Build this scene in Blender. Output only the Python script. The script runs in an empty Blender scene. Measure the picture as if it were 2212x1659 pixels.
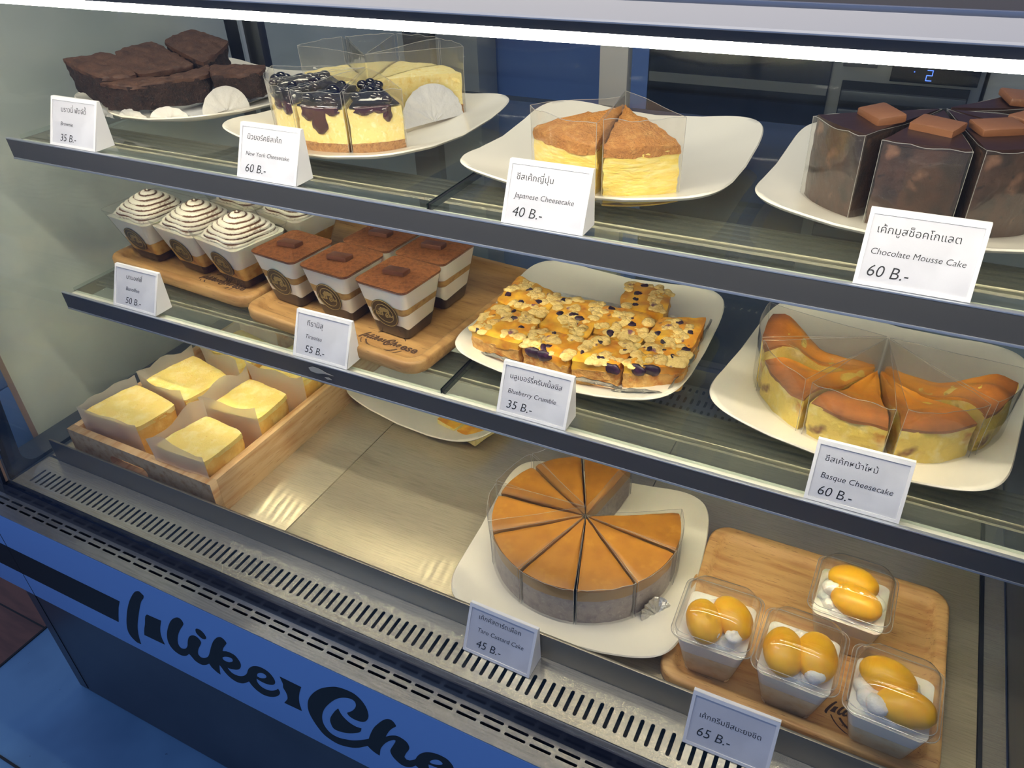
import bpy, bmesh, math, random
from mathutils import Vector, Matrix, noise
from mathutils.geometry import tessellate_polygon

PI = math.pi
S = bpy.context.scene
COL = S.collection

# ------------------------------------------------------------------ camera
cam_d = bpy.data.cameras.new('camera')
cam_d.sensor_width = 36.0
cam_d.lens = 1680.37 * 36.0 / 2212.0
cam_d.clip_start = 0.01
cam = bpy.data.objects.new('camera', cam_d)
COL.objects.link(cam)
_R = ((0.89232294, 0.45026976, -0.03188921), (0.23360351, -0.52108341, -0.82091502), (-0.38625015, 0.72507187, -0.57015928))
cam.matrix_world = Matrix(((_R[0][0], -_R[1][0], -_R[2][0], 0.943), (_R[0][1], -_R[1][1], -_R[2][1], 0.0),
                           (_R[0][2], -_R[1][2], -_R[2][2], 0.66), (0, 0, 0, 1)))
S.camera = cam

# ------------------------------------------------------------------ world, lamps, exposure
wld = bpy.data.worlds.new('room_light')
S.world = wld
wld.use_nodes = True
wbg = wld.node_tree.nodes['Background']
wbg.inputs['Color'].default_value = (0.46, 0.60, 1.0, 1)
wbg.inputs['Strength'].default_value = 0.36
S.view_settings.view_transform = 'Standard'
S.view_settings.look = 'None'
S.view_settings.gamma = 1
S.view_settings.use_curve_mapping = False
S.view_settings.exposure = 0.0
S.cycles.transparent_max_bounces = 40
S.cycles.max_bounces = 10
S.cycles.transmission_bounces = 8
S.cycles.caustics_reflective = True
S.cycles.blur_glossy = 1.0
S.cycles.caustics_refractive = False


def area(name, loc, target, sx, sy, power, color):
    d = bpy.data.lights.new(name, 'AREA')
    d.shape = 'RECTANGLE'
    d.size, d.size_y, d.energy, d.color = sx, sy, power, color
    o = bpy.data.objects.new(name, d)
    COL.objects.link(o)
    o.location = loc
    o.rotation_euler = (Vector(target) - Vector(loc)).to_track_quat('-Z', 'Y').to_euler()
    return o


# ceiling lamps of the shop: cool blue ones over the customers' side, a warm one over the counter
area('shop_ceiling_lamp', (-0.6, -0.9, 2.2), (0.3, 0.4, 0.0), 1.4, 0.5, 6.0, (0.35, 0.55, 1.0))
area('counter_ceiling_lamp', (0.55, 0.95, 2.2), (0.57, 0.72, 0.4), 1.6, 0.5, 4.4, (1.0, 0.90, 0.70)).data.spread = math.radians(64)
area('kitchen_ceiling_lamp', (0.5, 2.2, 2.0), (0.5, 1.6, 0.0), 1.0, 0.4, 5.0, (0.75, 0.85, 1.0))


# ------------------------------------------------------------------ materials
def new_mat(name):
    m = bpy.data.materials.new(name)
    m.use_nodes = True
    return m, m.node_tree.nodes, m.node_tree.links


def srgb(r, g, b):
    f = lambda c: (c / 255 / 12.92) if c <= 10 else ((c / 255 + 0.055) / 1.055) ** 2.4
    return (f(r), f(g), f(b), 1)


def mat(name, col, rough=0.5, metal=0.0, layers=(), bump=None, radial=None, sss=0.0, sss_r=0.004, coat=0.0, spec=0.5, aniso=0.0, sheen=0.0):
    """layers: (colour, noise scale, ramp lo, ramp hi, (stretch xyz), detail)"""
    m, n, l = new_mat(name)
    p = n['Principled BSDF']
    p.inputs['Base Color'].default_value = col
    p.inputs['Roughness'].default_value = rough
    p.inputs['Metallic'].default_value = metal
    p.inputs['Specular IOR Level'].default_value = spec
    p.inputs['Coat Weight'].default_value = coat
    p.inputs['Coat Roughness'].default_value = 0.05
    p.inputs['Anisotropic'].default_value = aniso
    p.inputs['Sheen Weight'].default_value = sheen
    if sss:
        p.inputs['Subsurface Weight'].default_value = sss
        p.inputs['Subsurface Radius'].default_value = (1.0, 0.6, 0.35)
        p.inputs['Subsurface Scale'].default_value = sss_r
    if aniso:                                    # brushed metal: highlights drawn out across the brushing
        tg = n.new('ShaderNodeCombineXYZ')
        tg.inputs[1].default_value = 1.0
        l.new(tg.outputs[0], p.inputs['Tangent'])
    tc = n.new('ShaderNodeTexCoord')

    def nz(scale, st=(1, 1, 1), detail=3.0, off=0.0):
        mp = n.new('ShaderNodeMapping')
        mp.inputs['Scale'].default_value = st
        mp.inputs['Location'].default_value = (off, off * 0.7, off * 1.3)
        l.new(tc.outputs['Object'], mp.inputs['Vector'])
        t = n.new('ShaderNodeTexNoise')
        t.inputs['Scale'].default_value = scale
        t.inputs['Detail'].default_value = detail
        l.new(mp.outputs[0], t.inputs['Vector'])
        return t.outputs['Fac']
    prev = None
    if radial:                                   # colours by distance from the cake's middle, wavered by noise
        ln = n.new('ShaderNodeVectorMath')
        ln.operation = 'LENGTH'
        l.new(tc.outputs['Object'], ln.inputs[0])
        ad = n.new('ShaderNodeMath')
        ad.operation = 'MULTIPLY_ADD'
        ad.inputs[1].default_value = 0.05
        l.new(nz(28), ad.inputs[0])
        l.new(ln.outputs['Value'], ad.inputs[2])
        rp = n.new('ShaderNodeValToRGB')
        while len(rp.color_ramp.elements) < len(radial):
            rp.color_ramp.elements.new(0.5)
        for e, (d, c) in zip(rp.color_ramp.elements, radial):
            e.position = (d + 0.025) / 0.2
            e.color = c
        sc_ = n.new('ShaderNodeMath')
        sc_.operation = 'MULTIPLY'
        sc_.inputs[1].default_value = 5.0
        l.new(ad.outputs[0], sc_.inputs[0])
        l.new(sc_.outputs[0], rp.inputs[0])
        prev = rp.outputs[0]
    for k, ly in enumerate(layers):
        c, sc, lo, hi = ly[:4]
        st = ly[4] if len(ly) > 4 else (1, 1, 1)
        det = ly[5] if len(ly) > 5 else 3.0
        f = nz(sc, st, det, 3.1 * k)
        mr = n.new('ShaderNodeMapRange')
        mr.inputs['From Min'].default_value = lo
        mr.inputs['From Max'].default_value = hi
        l.new(f, mr.inputs['Value'])
        mx = n.new('ShaderNodeMix')
        mx.data_type = 'RGBA'
        l.new(mr.outputs[0], mx.inputs['Factor'])
        mx.inputs['A'].default_value = col
        if prev:
            l.new(prev, mx.inputs['A'])
        mx.inputs['B'].default_value = c
        prev = mx.outputs['Result']
    if prev:
        l.new(prev, p.inputs['Base Color'])
    if bump:
        f = nz(bump[0], bump[3] if len(bump) > 3 else (1, 1, 1), bump[4] if len(bump) > 4 else 4.0, 7.7)
        b = n.new('ShaderNodeBump')
        b.inputs['Strength'].default_value = bump[1]
        b.inputs['Distance'].default_value = bump[2]
        l.new(f, b.inputs['Height'])
        l.new(b.outputs[0], p.inputs['Normal'])
    return m


def clear(name, tint=(1, 1, 1, 1), gloss=1.0, rough=0.03, haze=0.0, hazecol=(1, 1, 1, 1), base=0.0, ior=1.45, bump=None):
    """thin transparent sheet: see-through with a Fresnel sheen and an optional milky haze"""
    m, n, l = new_mat(name)
    n.remove(n['Principled BSDF'])
    out = n['Material Output']
    tr = n.new('ShaderNodeBsdfTransparent')
    tr.inputs[0].default_value = tint
    gl = n.new('ShaderNodeBsdfGlossy')
    gl.inputs['Roughness'].default_value = rough
    fr = n.new('ShaderNodeFresnel')
    ge = n.new('ShaderNodeNewGeometry')              # same sheen from either side of the sheet
    io = n.new('ShaderNodeMix')
    io.inputs['A'].default_value = ior
    io.inputs['B'].default_value = 1.0 / ior
    l.new(ge.outputs['Backfacing'], io.inputs['Factor'])
    l.new(io.outputs['Result'], fr.inputs['IOR'])
    mu = n.new('ShaderNodeMath')
    mu.operation = 'MULTIPLY_ADD'
    mu.inputs[1].default_value = gloss
    mu.inputs[2].default_value = base
    mu.use_clamp = True
    l.new(fr.outputs[0], mu.inputs[0])
    mx = n.new('ShaderNodeMixShader')
    l.new(mu.outputs[0], mx.inputs[0])
    src = tr.outputs[0]
    if haze:
        df = n.new('ShaderNodeBsdfDiffuse')
        df.inputs[0].default_value = hazecol
        tl = n.new('ShaderNodeBsdfTranslucent')
        tl.inputs[0].default_value = hazecol
        ad = n.new('ShaderNodeMixShader')
        ad.inputs[0].default_value = 0.5
        l.new(df.outputs[0], ad.inputs[1])
        l.new(tl.outputs[0], ad.inputs[2])
        hz = n.new('ShaderNodeMixShader')
        hz.inputs[0].default_value = haze
        l.new(tr.outputs[0], hz.inputs[1])
        l.new(ad.outputs[0], hz.inputs[2])
        src = hz.outputs[0]
    l.new(src, mx.inputs[1])
    l.new(gl.outputs[0], mx.inputs[2])
    if bump:
        tc = n.new('ShaderNodeTexCoord')
        t = n.new('ShaderNodeTexNoise')
        t.inputs['Scale'].default_value = bump[0]
        l.new(tc.outputs['Object'], t.inputs['Vector'])
        b = n.new('ShaderNodeBump')
        b.inputs['Strength'].default_value = bump[1]
        b.inputs['Distance'].default_value = bump[2]
        l.new(t.outputs['Fac'], b.inputs['Height'])
        l.new(b.outputs[0], gl.inputs['Normal'])
    l.new(mx.outputs[0], out.inputs['Surface'])
    return m


def glow(name, col, strength, pitch=0.0, duty=0.4):
    m, n, l = new_mat(name)
    n.remove(n['Principled BSDF'])
    e = n.new('ShaderNodeEmission')
    e.inputs[0].default_value = col
    e.inputs[1].default_value = strength
    if pitch:                                   # a strip of separate light-emitting diodes
        tc = n.new('ShaderNodeTexCoord')
        sp = n.new('ShaderNodeSeparateXYZ')
        l.new(tc.outputs['Object'], sp.inputs[0])
        a = n.new('ShaderNodeMath'); a.operation = 'MULTIPLY'; a.inputs[1].default_value = 1 / pitch
        b = n.new('ShaderNodeMath'); b.operation = 'FRACT'
        c = n.new('ShaderNodeMath'); c.operation = 'LESS_THAN'; c.inputs[1].default_value = duty
        d = n.new('ShaderNodeMath'); d.operation = 'MULTIPLY'; d.inputs[1].default_value = strength
        l.new(sp.outputs[0], a.inputs[0]); l.new(a.outputs[0], b.inputs[0])
        l.new(b.outputs[0], c.inputs[0]); l.new(c.outputs[0], d.inputs[0]); l.new(d.outputs[0], e.inputs[1])
    l.new(e.outputs[0], n['Material Output'].inputs['Surface'])
    return m


WARM = (1.0, 0.90, 0.60, 1)
MT = dict(
    steel=mat('brushed_steel', srgb(206, 200, 188), 0.18, 0.75, [(srgb(186, 180, 170), 30, .45, .65, (1, 30, 1))], aniso=1.0),
    steel_deck=mat('brushed_deck_steel', srgb(214, 202, 172), 0.18, 0.62, [(srgb(194, 182, 154), 30, .45, .65, (1, 30, 1))], aniso=1.0),
    steel_dark=mat('dark_steel', srgb(120, 120, 122), 0.35, 1.0, bump=(60, .05, .001, (1, 40, 1))),
    rim=mat('grey_steel_rim', srgb(140, 134, 122), 0.42, 0.9),
    canopy=mat('canopy_aluminium', srgb(246, 243, 240), 0.38, 0.1, bump=(20, .05, .001, (.4, 30, 30))),
    anod=mat('grey_anodised_aluminium', srgb(76, 75, 75), 0.45, 0.0),
    bead_glint=mat('pale_bead_and_glint', srgb(200, 205, 215), 0.3, 0.7),  # metal of the canopy bead, also the painted highlights of the shelf lips
    glass=clear('shelf_glass', (0.94, 0.97, 0.95, 1), 1.0, 0.01, 0.055, srgb(200, 210, 200)),
    glass_edge=mat('green_glass_edge', srgb(22, 34, 32), 0.2),
    front_glass=clear('front_glass', (0.985, 0.99, 0.99, 1), 0.45, 0.0),
    side_glass=clear('side_glass', (0.95, 0.97, 0.96, 1), 0.9, 0.02),
    film=clear('acetate_film', (0.975, 0.972, 0.955, 1), 1.3, 0.06, 0.05, srgb(245, 240, 225), bump=(40, .25, .002)),
    cup=clear('clear_plastic', (0.97, 0.97, 0.96, 1), 1.0, 0.05, 0.04),
    lid=clear('clear_lid_plastic', (0.97, 0.97, 0.96, 1), 1.5, 0.05, 0.03, base=0.015, bump=(25, .15, .002)),
    edge_glint=clear('painted_edge_glint', (0.9, 0.9, 0.88, 1), 1.5, 0.1, 0.4, srgb(250, 248, 240), base=0.1),  # milky white painted in for the highlight lines on film and lid edges
    paper=clear('greaseproof_paper', (0.95, 0.9, 0.78, 1), 0.3, 0.4, 0.6, srgb(252, 244, 228)),
    black=mat('black_print', srgb(9, 10, 18), 0.6),
    channel=mat('blue_black_channel', srgb(22, 34, 56), 0.25, 0.3),
    board=mat('blue_lit_white_board', srgb(126, 166, 222), 0.5),  # blue of the room light put into the white board's colour
    body=mat('cabinet_grey', srgb(66, 72, 82), 0.42, 0.0, [(srgb(56, 62, 72), 6, .4, .7)]),
    floor=mat('grey_floor_tile', srgb(112, 158, 198), 0.45, 0.0, [(srgb(92, 134, 174), 5, .45, .7), (srgb(40, 54, 80), 60, .72, .76)]),
    brown_tile=mat('brown_floor_tile', srgb(120, 78, 66), 0.5, 0.0, [(srgb(92, 60, 54), 8, .45, .7, (1, 6, 1))]),
    grout=mat('floor_joint', srgb(40, 42, 46), 0.8),
    plaster=mat('grey_plaster', srgb(232, 234, 222), 0.5, 0.0, [(srgb(206, 212, 202), 4, .42, .68), (srgb(242, 240, 224), 9, .55, .8)]),
    blue_tile=mat('wall_tile', srgb(96, 128, 190), 0.25),
    tile_edge=mat('tile_edge', srgb(170, 140, 128), 0.7),
    china=mat('white_porcelain', srgb(240, 233, 216), 0.22, 0, coat=0.3),
    wood=mat('rubberwood', srgb(222, 176, 112), 0.5, 0, [(srgb(196, 142, 82), 14, .45, .7, (1, 9, 9)), (srgb(150, 98, 54), 60, .62, .72, (1, 14, 14))], (60, .15, .001, (1, 9, 9))),
    wood2=mat('acacia_wood', srgb(182, 142, 88), 0.5, 0, [(srgb(156, 114, 66), 12, .42, .68, (1, 9, 9)), (srgb(116, 80, 46), 50, .62, .74, (1, 14, 14))], (60, .15, .001, (1, 9, 9))),
    boxwood=mat('pine_box_wood', srgb(222, 186, 134), 0.5, 0, [(srgb(200, 148, 92), 14, .45, .7, (9, 1, 9)), (srgb(160, 104, 62), 60, .64, .72, (14, 1, 14))], (60, .15, .001, (9, 1, 9))),
    burn=mat('burnt_brand_mark', srgb(72, 48, 34), 0.7),
    card=mat('white_card_plastic', srgb(236, 234, 236), 0.35),
    label=mat('white_label_paper', srgb(204, 204, 212), 0.5, 0, [(srgb(214, 214, 222), 30, .5, .7)]),
    ink=mat('black_ink', srgb(28, 28, 32), 0.6),
    foil=mat('silver_foil', srgb(225, 222, 214), 0.3, 0.85, bump=(260, .6, .004)),
    foil_white=mat('white_foil_paper', srgb(232, 230, 226), 0.45, 0.1, bump=(200, .3, .003)),
    gold=mat('gold_foil', srgb(214, 178, 96), 0.3, 0.9, bump=(260, .6, .004)),
    brownie=mat('brownie_crumb', srgb(48, 28, 19), 0.75, 0, [(srgb(24, 14, 10), 160, .45, .7), (srgb(92, 58, 38), 300, .62, .8)], (420, .9, .003)),
    brownie_top=mat('brownie_crust', srgb(82, 53, 36), 0.6, 0, [(srgb(62, 38, 25), 70, .45, .7), (srgb(104, 70, 48), 160, .6, .8)], (260, .45, .002)),
    cheese=mat('cheesecake', srgb(250, 228, 150), 0.6, 0, [(srgb(236, 196, 96), 130, .55, .75), (srgb(255, 244, 198), 220, .55, .75)], (380, .55, .002), sss=.15),
    cheese_top=mat('cheesecake_top', srgb(250, 228, 150), 0.5, 0, [(srgb(242, 208, 120), 60, .5, .75)], (160, .2, .001), sss=.15),
    crust=mat('biscuit_crust', srgb(196, 142, 84), 0.8, 0, [(srgb(150, 96, 52), 220, .5, .7), (srgb(222, 178, 120), 300, .6, .8)], (500, 1.0, .004)),
    jam=mat('blueberry_jam', srgb(13, 7, 14), 0.08, 0, [(srgb(40, 5, 18), 60, .55, .8)], coat=1.0),
    jam_red=mat('blueberry_syrup', srgb(60, 5, 22), 0.06, 0, coat=1.0),
    jap=mat('souffle_cheesecake', srgb(252, 222, 112), 0.65, 0, [(srgb(255, 238, 160), 60, .45, .7, (1, 1, 5)), (srgb(242, 200, 84), 50, .6, .8, (1, 1, 6))], (160, .6, .004, (1, 1, 3)), sss=.2),
    jap_top=mat('golden_souffle_crust', srgb(198, 132, 58), 0.8, 0, [(srgb(218, 158, 84), 120, .5, .72), (srgb(172, 104, 42), 90, .6, .8)], (420, 1.0, .004)),
    mousse=mat('chocolate_mousse', srgb(70, 44, 31), 0.4, 0, [(srgb(40, 25, 18), 40, .46, .62), (srgb(126, 90, 68), 30, .60, .68), (srgb(30, 18, 14), 150, .62, .7)], (160, .5, .003), coat=.35),
    mousse_top=mat('dark_chocolate_glaze', srgb(52, 32, 26), 0.35, 0, bump=(120, .15, .001)),
    choc=mat('milk_chocolate', srgb(140, 92, 60), 0.4, 0, bump=(200, .25, .001)),
    choc_dark=mat('dark_chocolate', srgb(104, 66, 48), 0.38, 0, bump=(200, .15, .001)),
    custard=mat('baked_custard_glaze', srgb(226, 150, 40), 0.4, 0, [(srgb(248, 190, 60), 60, .42, .62), (srgb(196, 108, 30), 50, .6, .75), (srgb(92, 44, 62), 42, .66, .71)], (120, .3, .002), coat=.3),
    crumble=mat('butter_crumble', srgb(246, 214, 140), 0.75, 0, [(srgb(228, 180, 96), 100, .5, .7), (srgb(142, 88, 104), 55, .64, .70)], (300, .6, .003)),
    shortcrust=mat('shortcrust', srgb(226, 176, 98), 0.75, 0, [(srgb(196, 130, 62), 90, .45, .65), (srgb(240, 206, 136), 140, .55, .75)], (300, .7, .003)),
    berry=mat('blueberry_skin', srgb(44, 24, 44), 0.4, 0, [(srgb(84, 44, 74), 200, .5, .75)]),
    basque=mat('basque_cheesecake', srgb(246, 216, 104), 0.55, 0, [(srgb(255, 240, 176), 55, .5, .68), (srgb(222, 150, 60), 36, .54, .64), (srgb(128, 74, 38), 30, .59, .66)], (140, .6, .004), sss=.15),
    basque_top=mat('scorched_cheesecake_top', srgb(220, 120, 30), 0.4, 0, radial=((0.0, srgb(252, 190, 70)), (0.050, srgb(244, 156, 44)), (0.085, srgb(250, 164, 50)), (0.102, srgb(204, 124, 54)), (0.119, srgb(132, 82, 46))), bump=(200, .3, .002), coat=.25),
    basque_in=mat('basque_cut', srgb(250, 226, 130), 0.5, 0, [(srgb(255, 240, 176), 80, .5, .7)], sss=.15),
    taro=mat('taro_sponge', srgb(176, 162, 156), 0.7, 0, [(srgb(150, 136, 136), 120, .45, .7), (srgb(196, 184, 172), 260, .58, .75)], (420, .6, .002)),
    taro_custard=mat('custard_layer', srgb(172, 130, 68), 0.45, 0, sss=.1),
    taro_top=mat('caramelised_custard_skin', srgb(168, 112, 34), 0.45, 0, [(srgb(154, 98, 30), 40, .45, .7), (srgb(178, 126, 42), 90, .6, .8)], (300, .18, .0008)),
    cream=mat('white_cream', srgb(250, 244, 230), 0.5, 0, sss=.2, bump=(90, .15, .002)),
    whip=mat('whipped_cream', srgb(252, 246, 234), 0.55, 0, sss=.2, bump=(240, .5, .003)),
    cocoa=mat('cocoa_powder', srgb(136, 82, 42), 0.95, 0, [(srgb(114, 66, 32), 260, .45, .65), (srgb(158, 102, 58), 420, .6, .75)], (700, .5, .001)),
    
    sponge=mat('soaked_sponge', srgb(190, 152, 84), 0.6, 0, [(srgb(140, 96, 54), 90, .5, .7)], (200, .4, .002)),
    coffee=mat('coffee_sponge', srgb(44, 28, 22), 0.35, 0, [(srgb(66, 42, 28), 80, .5, .7)]),
    caramel=mat('caramel_banana', srgb(206, 150, 64), 0.4, 0, [(srgb(238, 196, 110), 60, .5, .65), (srgb(150, 92, 36), 50, .58, .7)]),
    biscuit=mat('dark_biscuit', srgb(58, 36, 26), 0.6, 0, [(srgb(92, 62, 40), 120, .5, .7)]),
    badge=mat('brown_sticker', srgb(58, 46, 34), 0.4),
    badge_ink=mat('pale_gold_print', srgb(148, 130, 84), 0.45),
    bread=mat('steamed_sponge_bread', srgb(242, 214, 122), 0.7, 0, [(srgb(250, 230, 160), 70, .45, .7), (srgb(226, 178, 84), 260, .66, .74)], (420, .5, .002), sss=.2),
    bread_side=mat('bread_side', srgb(240, 186, 84), 0.7, 0, [(srgb(252, 212, 120), 60, .45, .7), (srgb(216, 146, 60), 50, .58, .72)], (260, .5, .002), sss=.2),
    mango=mat('mango_flesh', srgb(255, 192, 0), 0.35, 0, [(srgb(248, 166, 0), 40, .45, .75)], sss=.12, coat=.1),
    pale_cake=mat('pale_sponge', srgb(250, 232, 190), 0.6, 0, [(srgb(240, 212, 156), 90, .5, .7)], (200, .3, .001)),
    kitchen_wall=mat('blue_wall_paint', srgb(98, 128, 190), 0.6),
    appliance=mat('grey_appliance', srgb(120, 120, 116), 0.4, 0.4),
    appliance_dark=mat('dark_glass', srgb(24, 27, 32), 0.15),
    louvre=mat('louvre_grey', srgb(86, 88, 90), 0.4, 0.4),
    cabinet=mat('dark_cupboard', srgb(62, 64, 66), 0.5),
    light_panel=mat('pale_panel', srgb(168, 166, 158), 0.5),
    seat=mat('pale_lip_seat', srgb(222, 220, 206), 0.4),
    led_top=glow('white_tube_light', (1.0, 0.93, 0.76, 1), 57.0),
    led_dots=glow('shelf_led_strip', WARM, 165.0, 0.0167, 0.24),
    digit=glow('blue_digits', (0.10, 0.22, 1.0, 1), 2.2),
)


def dusted_cream():
    """cream with cocoa lying in its grooves and in drifts"""
    m = mat('cocoa_dusted_cream', srgb(250, 243, 230), 0.5, bump=(150, .3, .002))
    n, l = m.node_tree.nodes, m.node_tree.links
    at = n.new('ShaderNodeAttribute')
    at.attribute_name = 'groove'
    tc = n.new('ShaderNodeTexCoord')
    a = n.new('ShaderNodeTexNoise')
    a.inputs['Scale'].default_value = 34
    a.inputs['Detail'].default_value = 4
    b = n.new('ShaderNodeTexNoise')
    b.inputs['Scale'].default_value = 420
    b.inputs['Detail'].default_value = 3
    l.new(tc.outputs['Object'], a.inputs['Vector'])
    l.new(tc.outputs['Object'], b.inputs['Vector'])
    s1 = n.new('ShaderNodeMath'); s1.operation = 'MULTIPLY_ADD'; s1.inputs[1].default_value = 1.7
    l.new(a.outputs['Fac'], s1.inputs[0]); l.new(at.outputs['Fac'], s1.inputs[2])
    s2 = n.new('ShaderNodeMath'); s2.operation = 'MULTIPLY_ADD'; s2.inputs[1].default_value = 0.7
    l.new(b.outputs['Fac'], s2.inputs[0]); l.new(s1.outputs[0], s2.inputs[2])
    mr = n.new('ShaderNodeMapRange')
    mr.inputs['From Min'].default_value = 1.36
    mr.inputs['From Max'].default_value = 1.64
    l.new(s2.outputs[0], mr.inputs['Value'])
    mx = n.new('ShaderNodeMix')
    mx.data_type = 'RGBA'
    mx.inputs['A'].default_value = srgb(250, 243, 230)
    mx.inputs['B'].default_value = srgb(104, 62, 38)
    l.new(mr.outputs[0], mx.inputs['Factor'])
    l.new(mx.outputs['Result'], n['Principled BSDF'].inputs['Base Color'])
    return m


MT['dusted'] = dusted_cream()


# ------------------------------------------------------------------ mesh helpers
def finish(bm, name, m, parent=None, smooth=42, label=None, recalc=True):
    if recalc:
        bmesh.ops.recalc_face_normals(bm, faces=bm.faces)
    me = bpy.data.meshes.new(name)
    bm.to_mesh(me)
    bm.free()
    me.materials.append(m)
    if smooth:
        me.shade_smooth()
        me.set_sharp_from_angle(angle=math.radians(smooth))
    o = bpy.data.objects.new(name, me)
    COL.objects.link(o)
    if parent is not None:
        o.parent = parent
    if label:
        o['label'] = label
    return o


def thing(name, label, cat, loc=(0, 0, 0), rz=0.0, group=None):
    o = bpy.data.objects.new(name, None)
    o.empty_display_size = 0.02
    COL.objects.link(o)
    o.location = loc
    o.rotation_euler = (0, 0, rz)
    o['label'] = label
    o['category'] = cat
    if group:
        o['group'] = group
    return o


def tag(o, label, cat, group=None):
    o['label'] = label
    o['category'] = cat
    if group:
        o['group'] = group
    return o


def struct(o):
    o['kind'] = 'structure'
    return o


def dup(root, loc, rz, label, group=None):
    r = root.copy()
    COL.objects.link(r)
    r.location = loc
    r.rotation_euler = (0, 0, rz)
    r['label'] = label
    if group:
        r['group'] = group
    for ch in list(root.children):
        c = ch.copy()
        COL.objects.link(c)
        c.parent = r
        for g in ch.children:
            d = g.copy()
            COL.objects.link(d)
            d.parent = c
    return r


def add_box(bm, x0, x1, y0, y1, z0, z1, bev=0.0):
    r = bmesh.ops.create_cube(bm, size=1.0)
    vs = r['verts']
    for v in vs:
        v.co = Vector(((x0 + x1) / 2 + v.co.x * (x1 - x0), (y0 + y1) / 2 + v.co.y * (y1 - y0), (z0 + z1) / 2 + v.co.z * (z1 - z0)))
    if bev:
        es = list({e for v in vs for e in v.link_edges})
        bmesh.ops.bevel(bm, geom=es, offset=bev, segments=2, affect='EDGES', profile=0.6)


def box(name, m, parent, x0, x1, y0, y1, z0, z1, bev=0.0, label=None):
    bm = bmesh.new()
    add_box(bm, x0, x1, y0, y1, z0, z1, bev)
    return finish(bm, name, m, parent, 35, label)


def add_profile(bm, pts, x0, x1):
    """closed (y, z) outline pulled along x"""
    a = [bm.verts.new((x0, y, z)) for y, z in pts]
    b = [bm.verts.new((x1, y, z)) for y, z in pts]
    n = len(pts)
    for i in range(n):
        bm.faces.new((a[i], a[(i + 1) % n], b[(i + 1) % n], b[i]))
    bm.faces.new(a)
    bm.faces.new(b[::-1])


def rr(hx, hy, r, z, n=5, cx=0.0, cy=0.0):
    out = []
    for k, (sx, sy) in enumerate(((1, 1), (-1, 1), (-1, -1), (1, -1))):
        for i in range(n + 1):
            a = PI / 2 * k + PI / 2 * i / n
            out.append(Vector((cx + sx * (hx - r) + r * math.cos(a), cy + sy * (hy - r) + r * math.sin(a), z)))
    return out


def loft(bm, loops, cap0=True, cap1=True):
    vs = [[bm.verts.new(p) for p in lp] for lp in loops]
    n = len(vs[0])
    for a, b in zip(vs, vs[1:]):
        for i in range(n):
            bm.faces.new((a[i], a[(i + 1) % n], b[(i + 1) % n], b[i]))
    if cap0:
        bm.faces.new(vs[0][::-1])
    if cap1:
        bm.faces.new(vs[-1])
    return vs


def solid(bm, ft, fb, nu, nv, nz):
    """block between a top patch ft(u, v) and a bottom patch fb(u, v)"""
    T = [[bm.verts.new(ft(i / nu, j / nv)) for j in range(nv + 1)] for i in range(nu + 1)]
    B = [[bm.verts.new(fb(i / nu, j / nv)) for j in range(nv + 1)] for i in range(nu + 1)]
    for i in range(nu):
        for j in range(nv):
            bm.faces.new((T[i][j], T[i + 1][j], T[i + 1][j + 1], T[i][j + 1]))
            bm.faces.new((B[i][j], B[i][j + 1], B[i + 1][j + 1], B[i + 1][j]))
    per = [(i, 0) for i in range(nu)] + [(nu, j) for j in range(nv)] + [(i, nv) for i in range(nu, 0, -1)] + [(0, j) for j in range(nv, 0, -1)]
    rows = [[T[i][j] for i, j in per]]
    for k in range(1, nz):
        t = k / nz
        rows.append([bm.verts.new(T[i][j].co.lerp(B[i][j].co, t)) for i, j in per])
    rows.append([B[i][j] for i, j in per])
    n = len(per)
    for a, b in zip(rows, rows[1:]):
        for q in range(n):
            bm.faces.new((a[q], b[q], b[(q + 1) % n], a[(q + 1) % n]))


def displace(bm, amp, scale, seed=0.0, floor=None, octaves=2):
    bmesh.ops.recalc_face_normals(bm, faces=bm.faces)
    bm.normal_update()
    off = Vector((seed * 13.7, seed * 7.1, seed * 3.3))
    mv = []
    for v in bm.verts:
        d = 0.0
        a, s = 1.0, scale
        for _ in range(octaves):
            d += a * noise.noise(v.co * s + off)
            a *= 0.5
            s *= 2.3
        mv.append(v.normal * d * amp)
    for v, d in zip(bm.verts, mv):
        if floor is not None and v.co.z <= floor + 1e-5:
            d = Vector((d.x, d.y, 0))
        v.co += d


def add_ball(bm, c, r, seg=12, ring=8, sc=(1, 1, 1), mtx=None):
    rr_ = bmesh.ops.create_uvsphere(bm, u_segments=seg, v_segments=ring, radius=1.0)
    for v in rr_['verts']:
        p = Vector((v.co.x * r * sc[0], v.co.y * r * sc[1], v.co.z * r * sc[2]))
        if mtx:
            p = mtx @ p
        v.co = p + Vector(c)


def add_tube(bm, pts, r, n=8):
    pts = [Vector(p) for p in pts]
    rings = []
    for i, p in enumerate(pts):
        d = (pts[min(i + 1, len(pts) - 1)] - pts[max(i - 1, 0)]).normalized()
        a = d.orthogonal().normalized() if abs(d.z) > .9 else Vector((-d.y, d.x, 0)).normalized()
        b = d.cross(a)
        rings.append([p + (a * math.cos(2 * PI * k / n) + b * math.sin(2 * PI * k / n)) * r for k in range(n)])
    loft(bm, rings)


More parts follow.
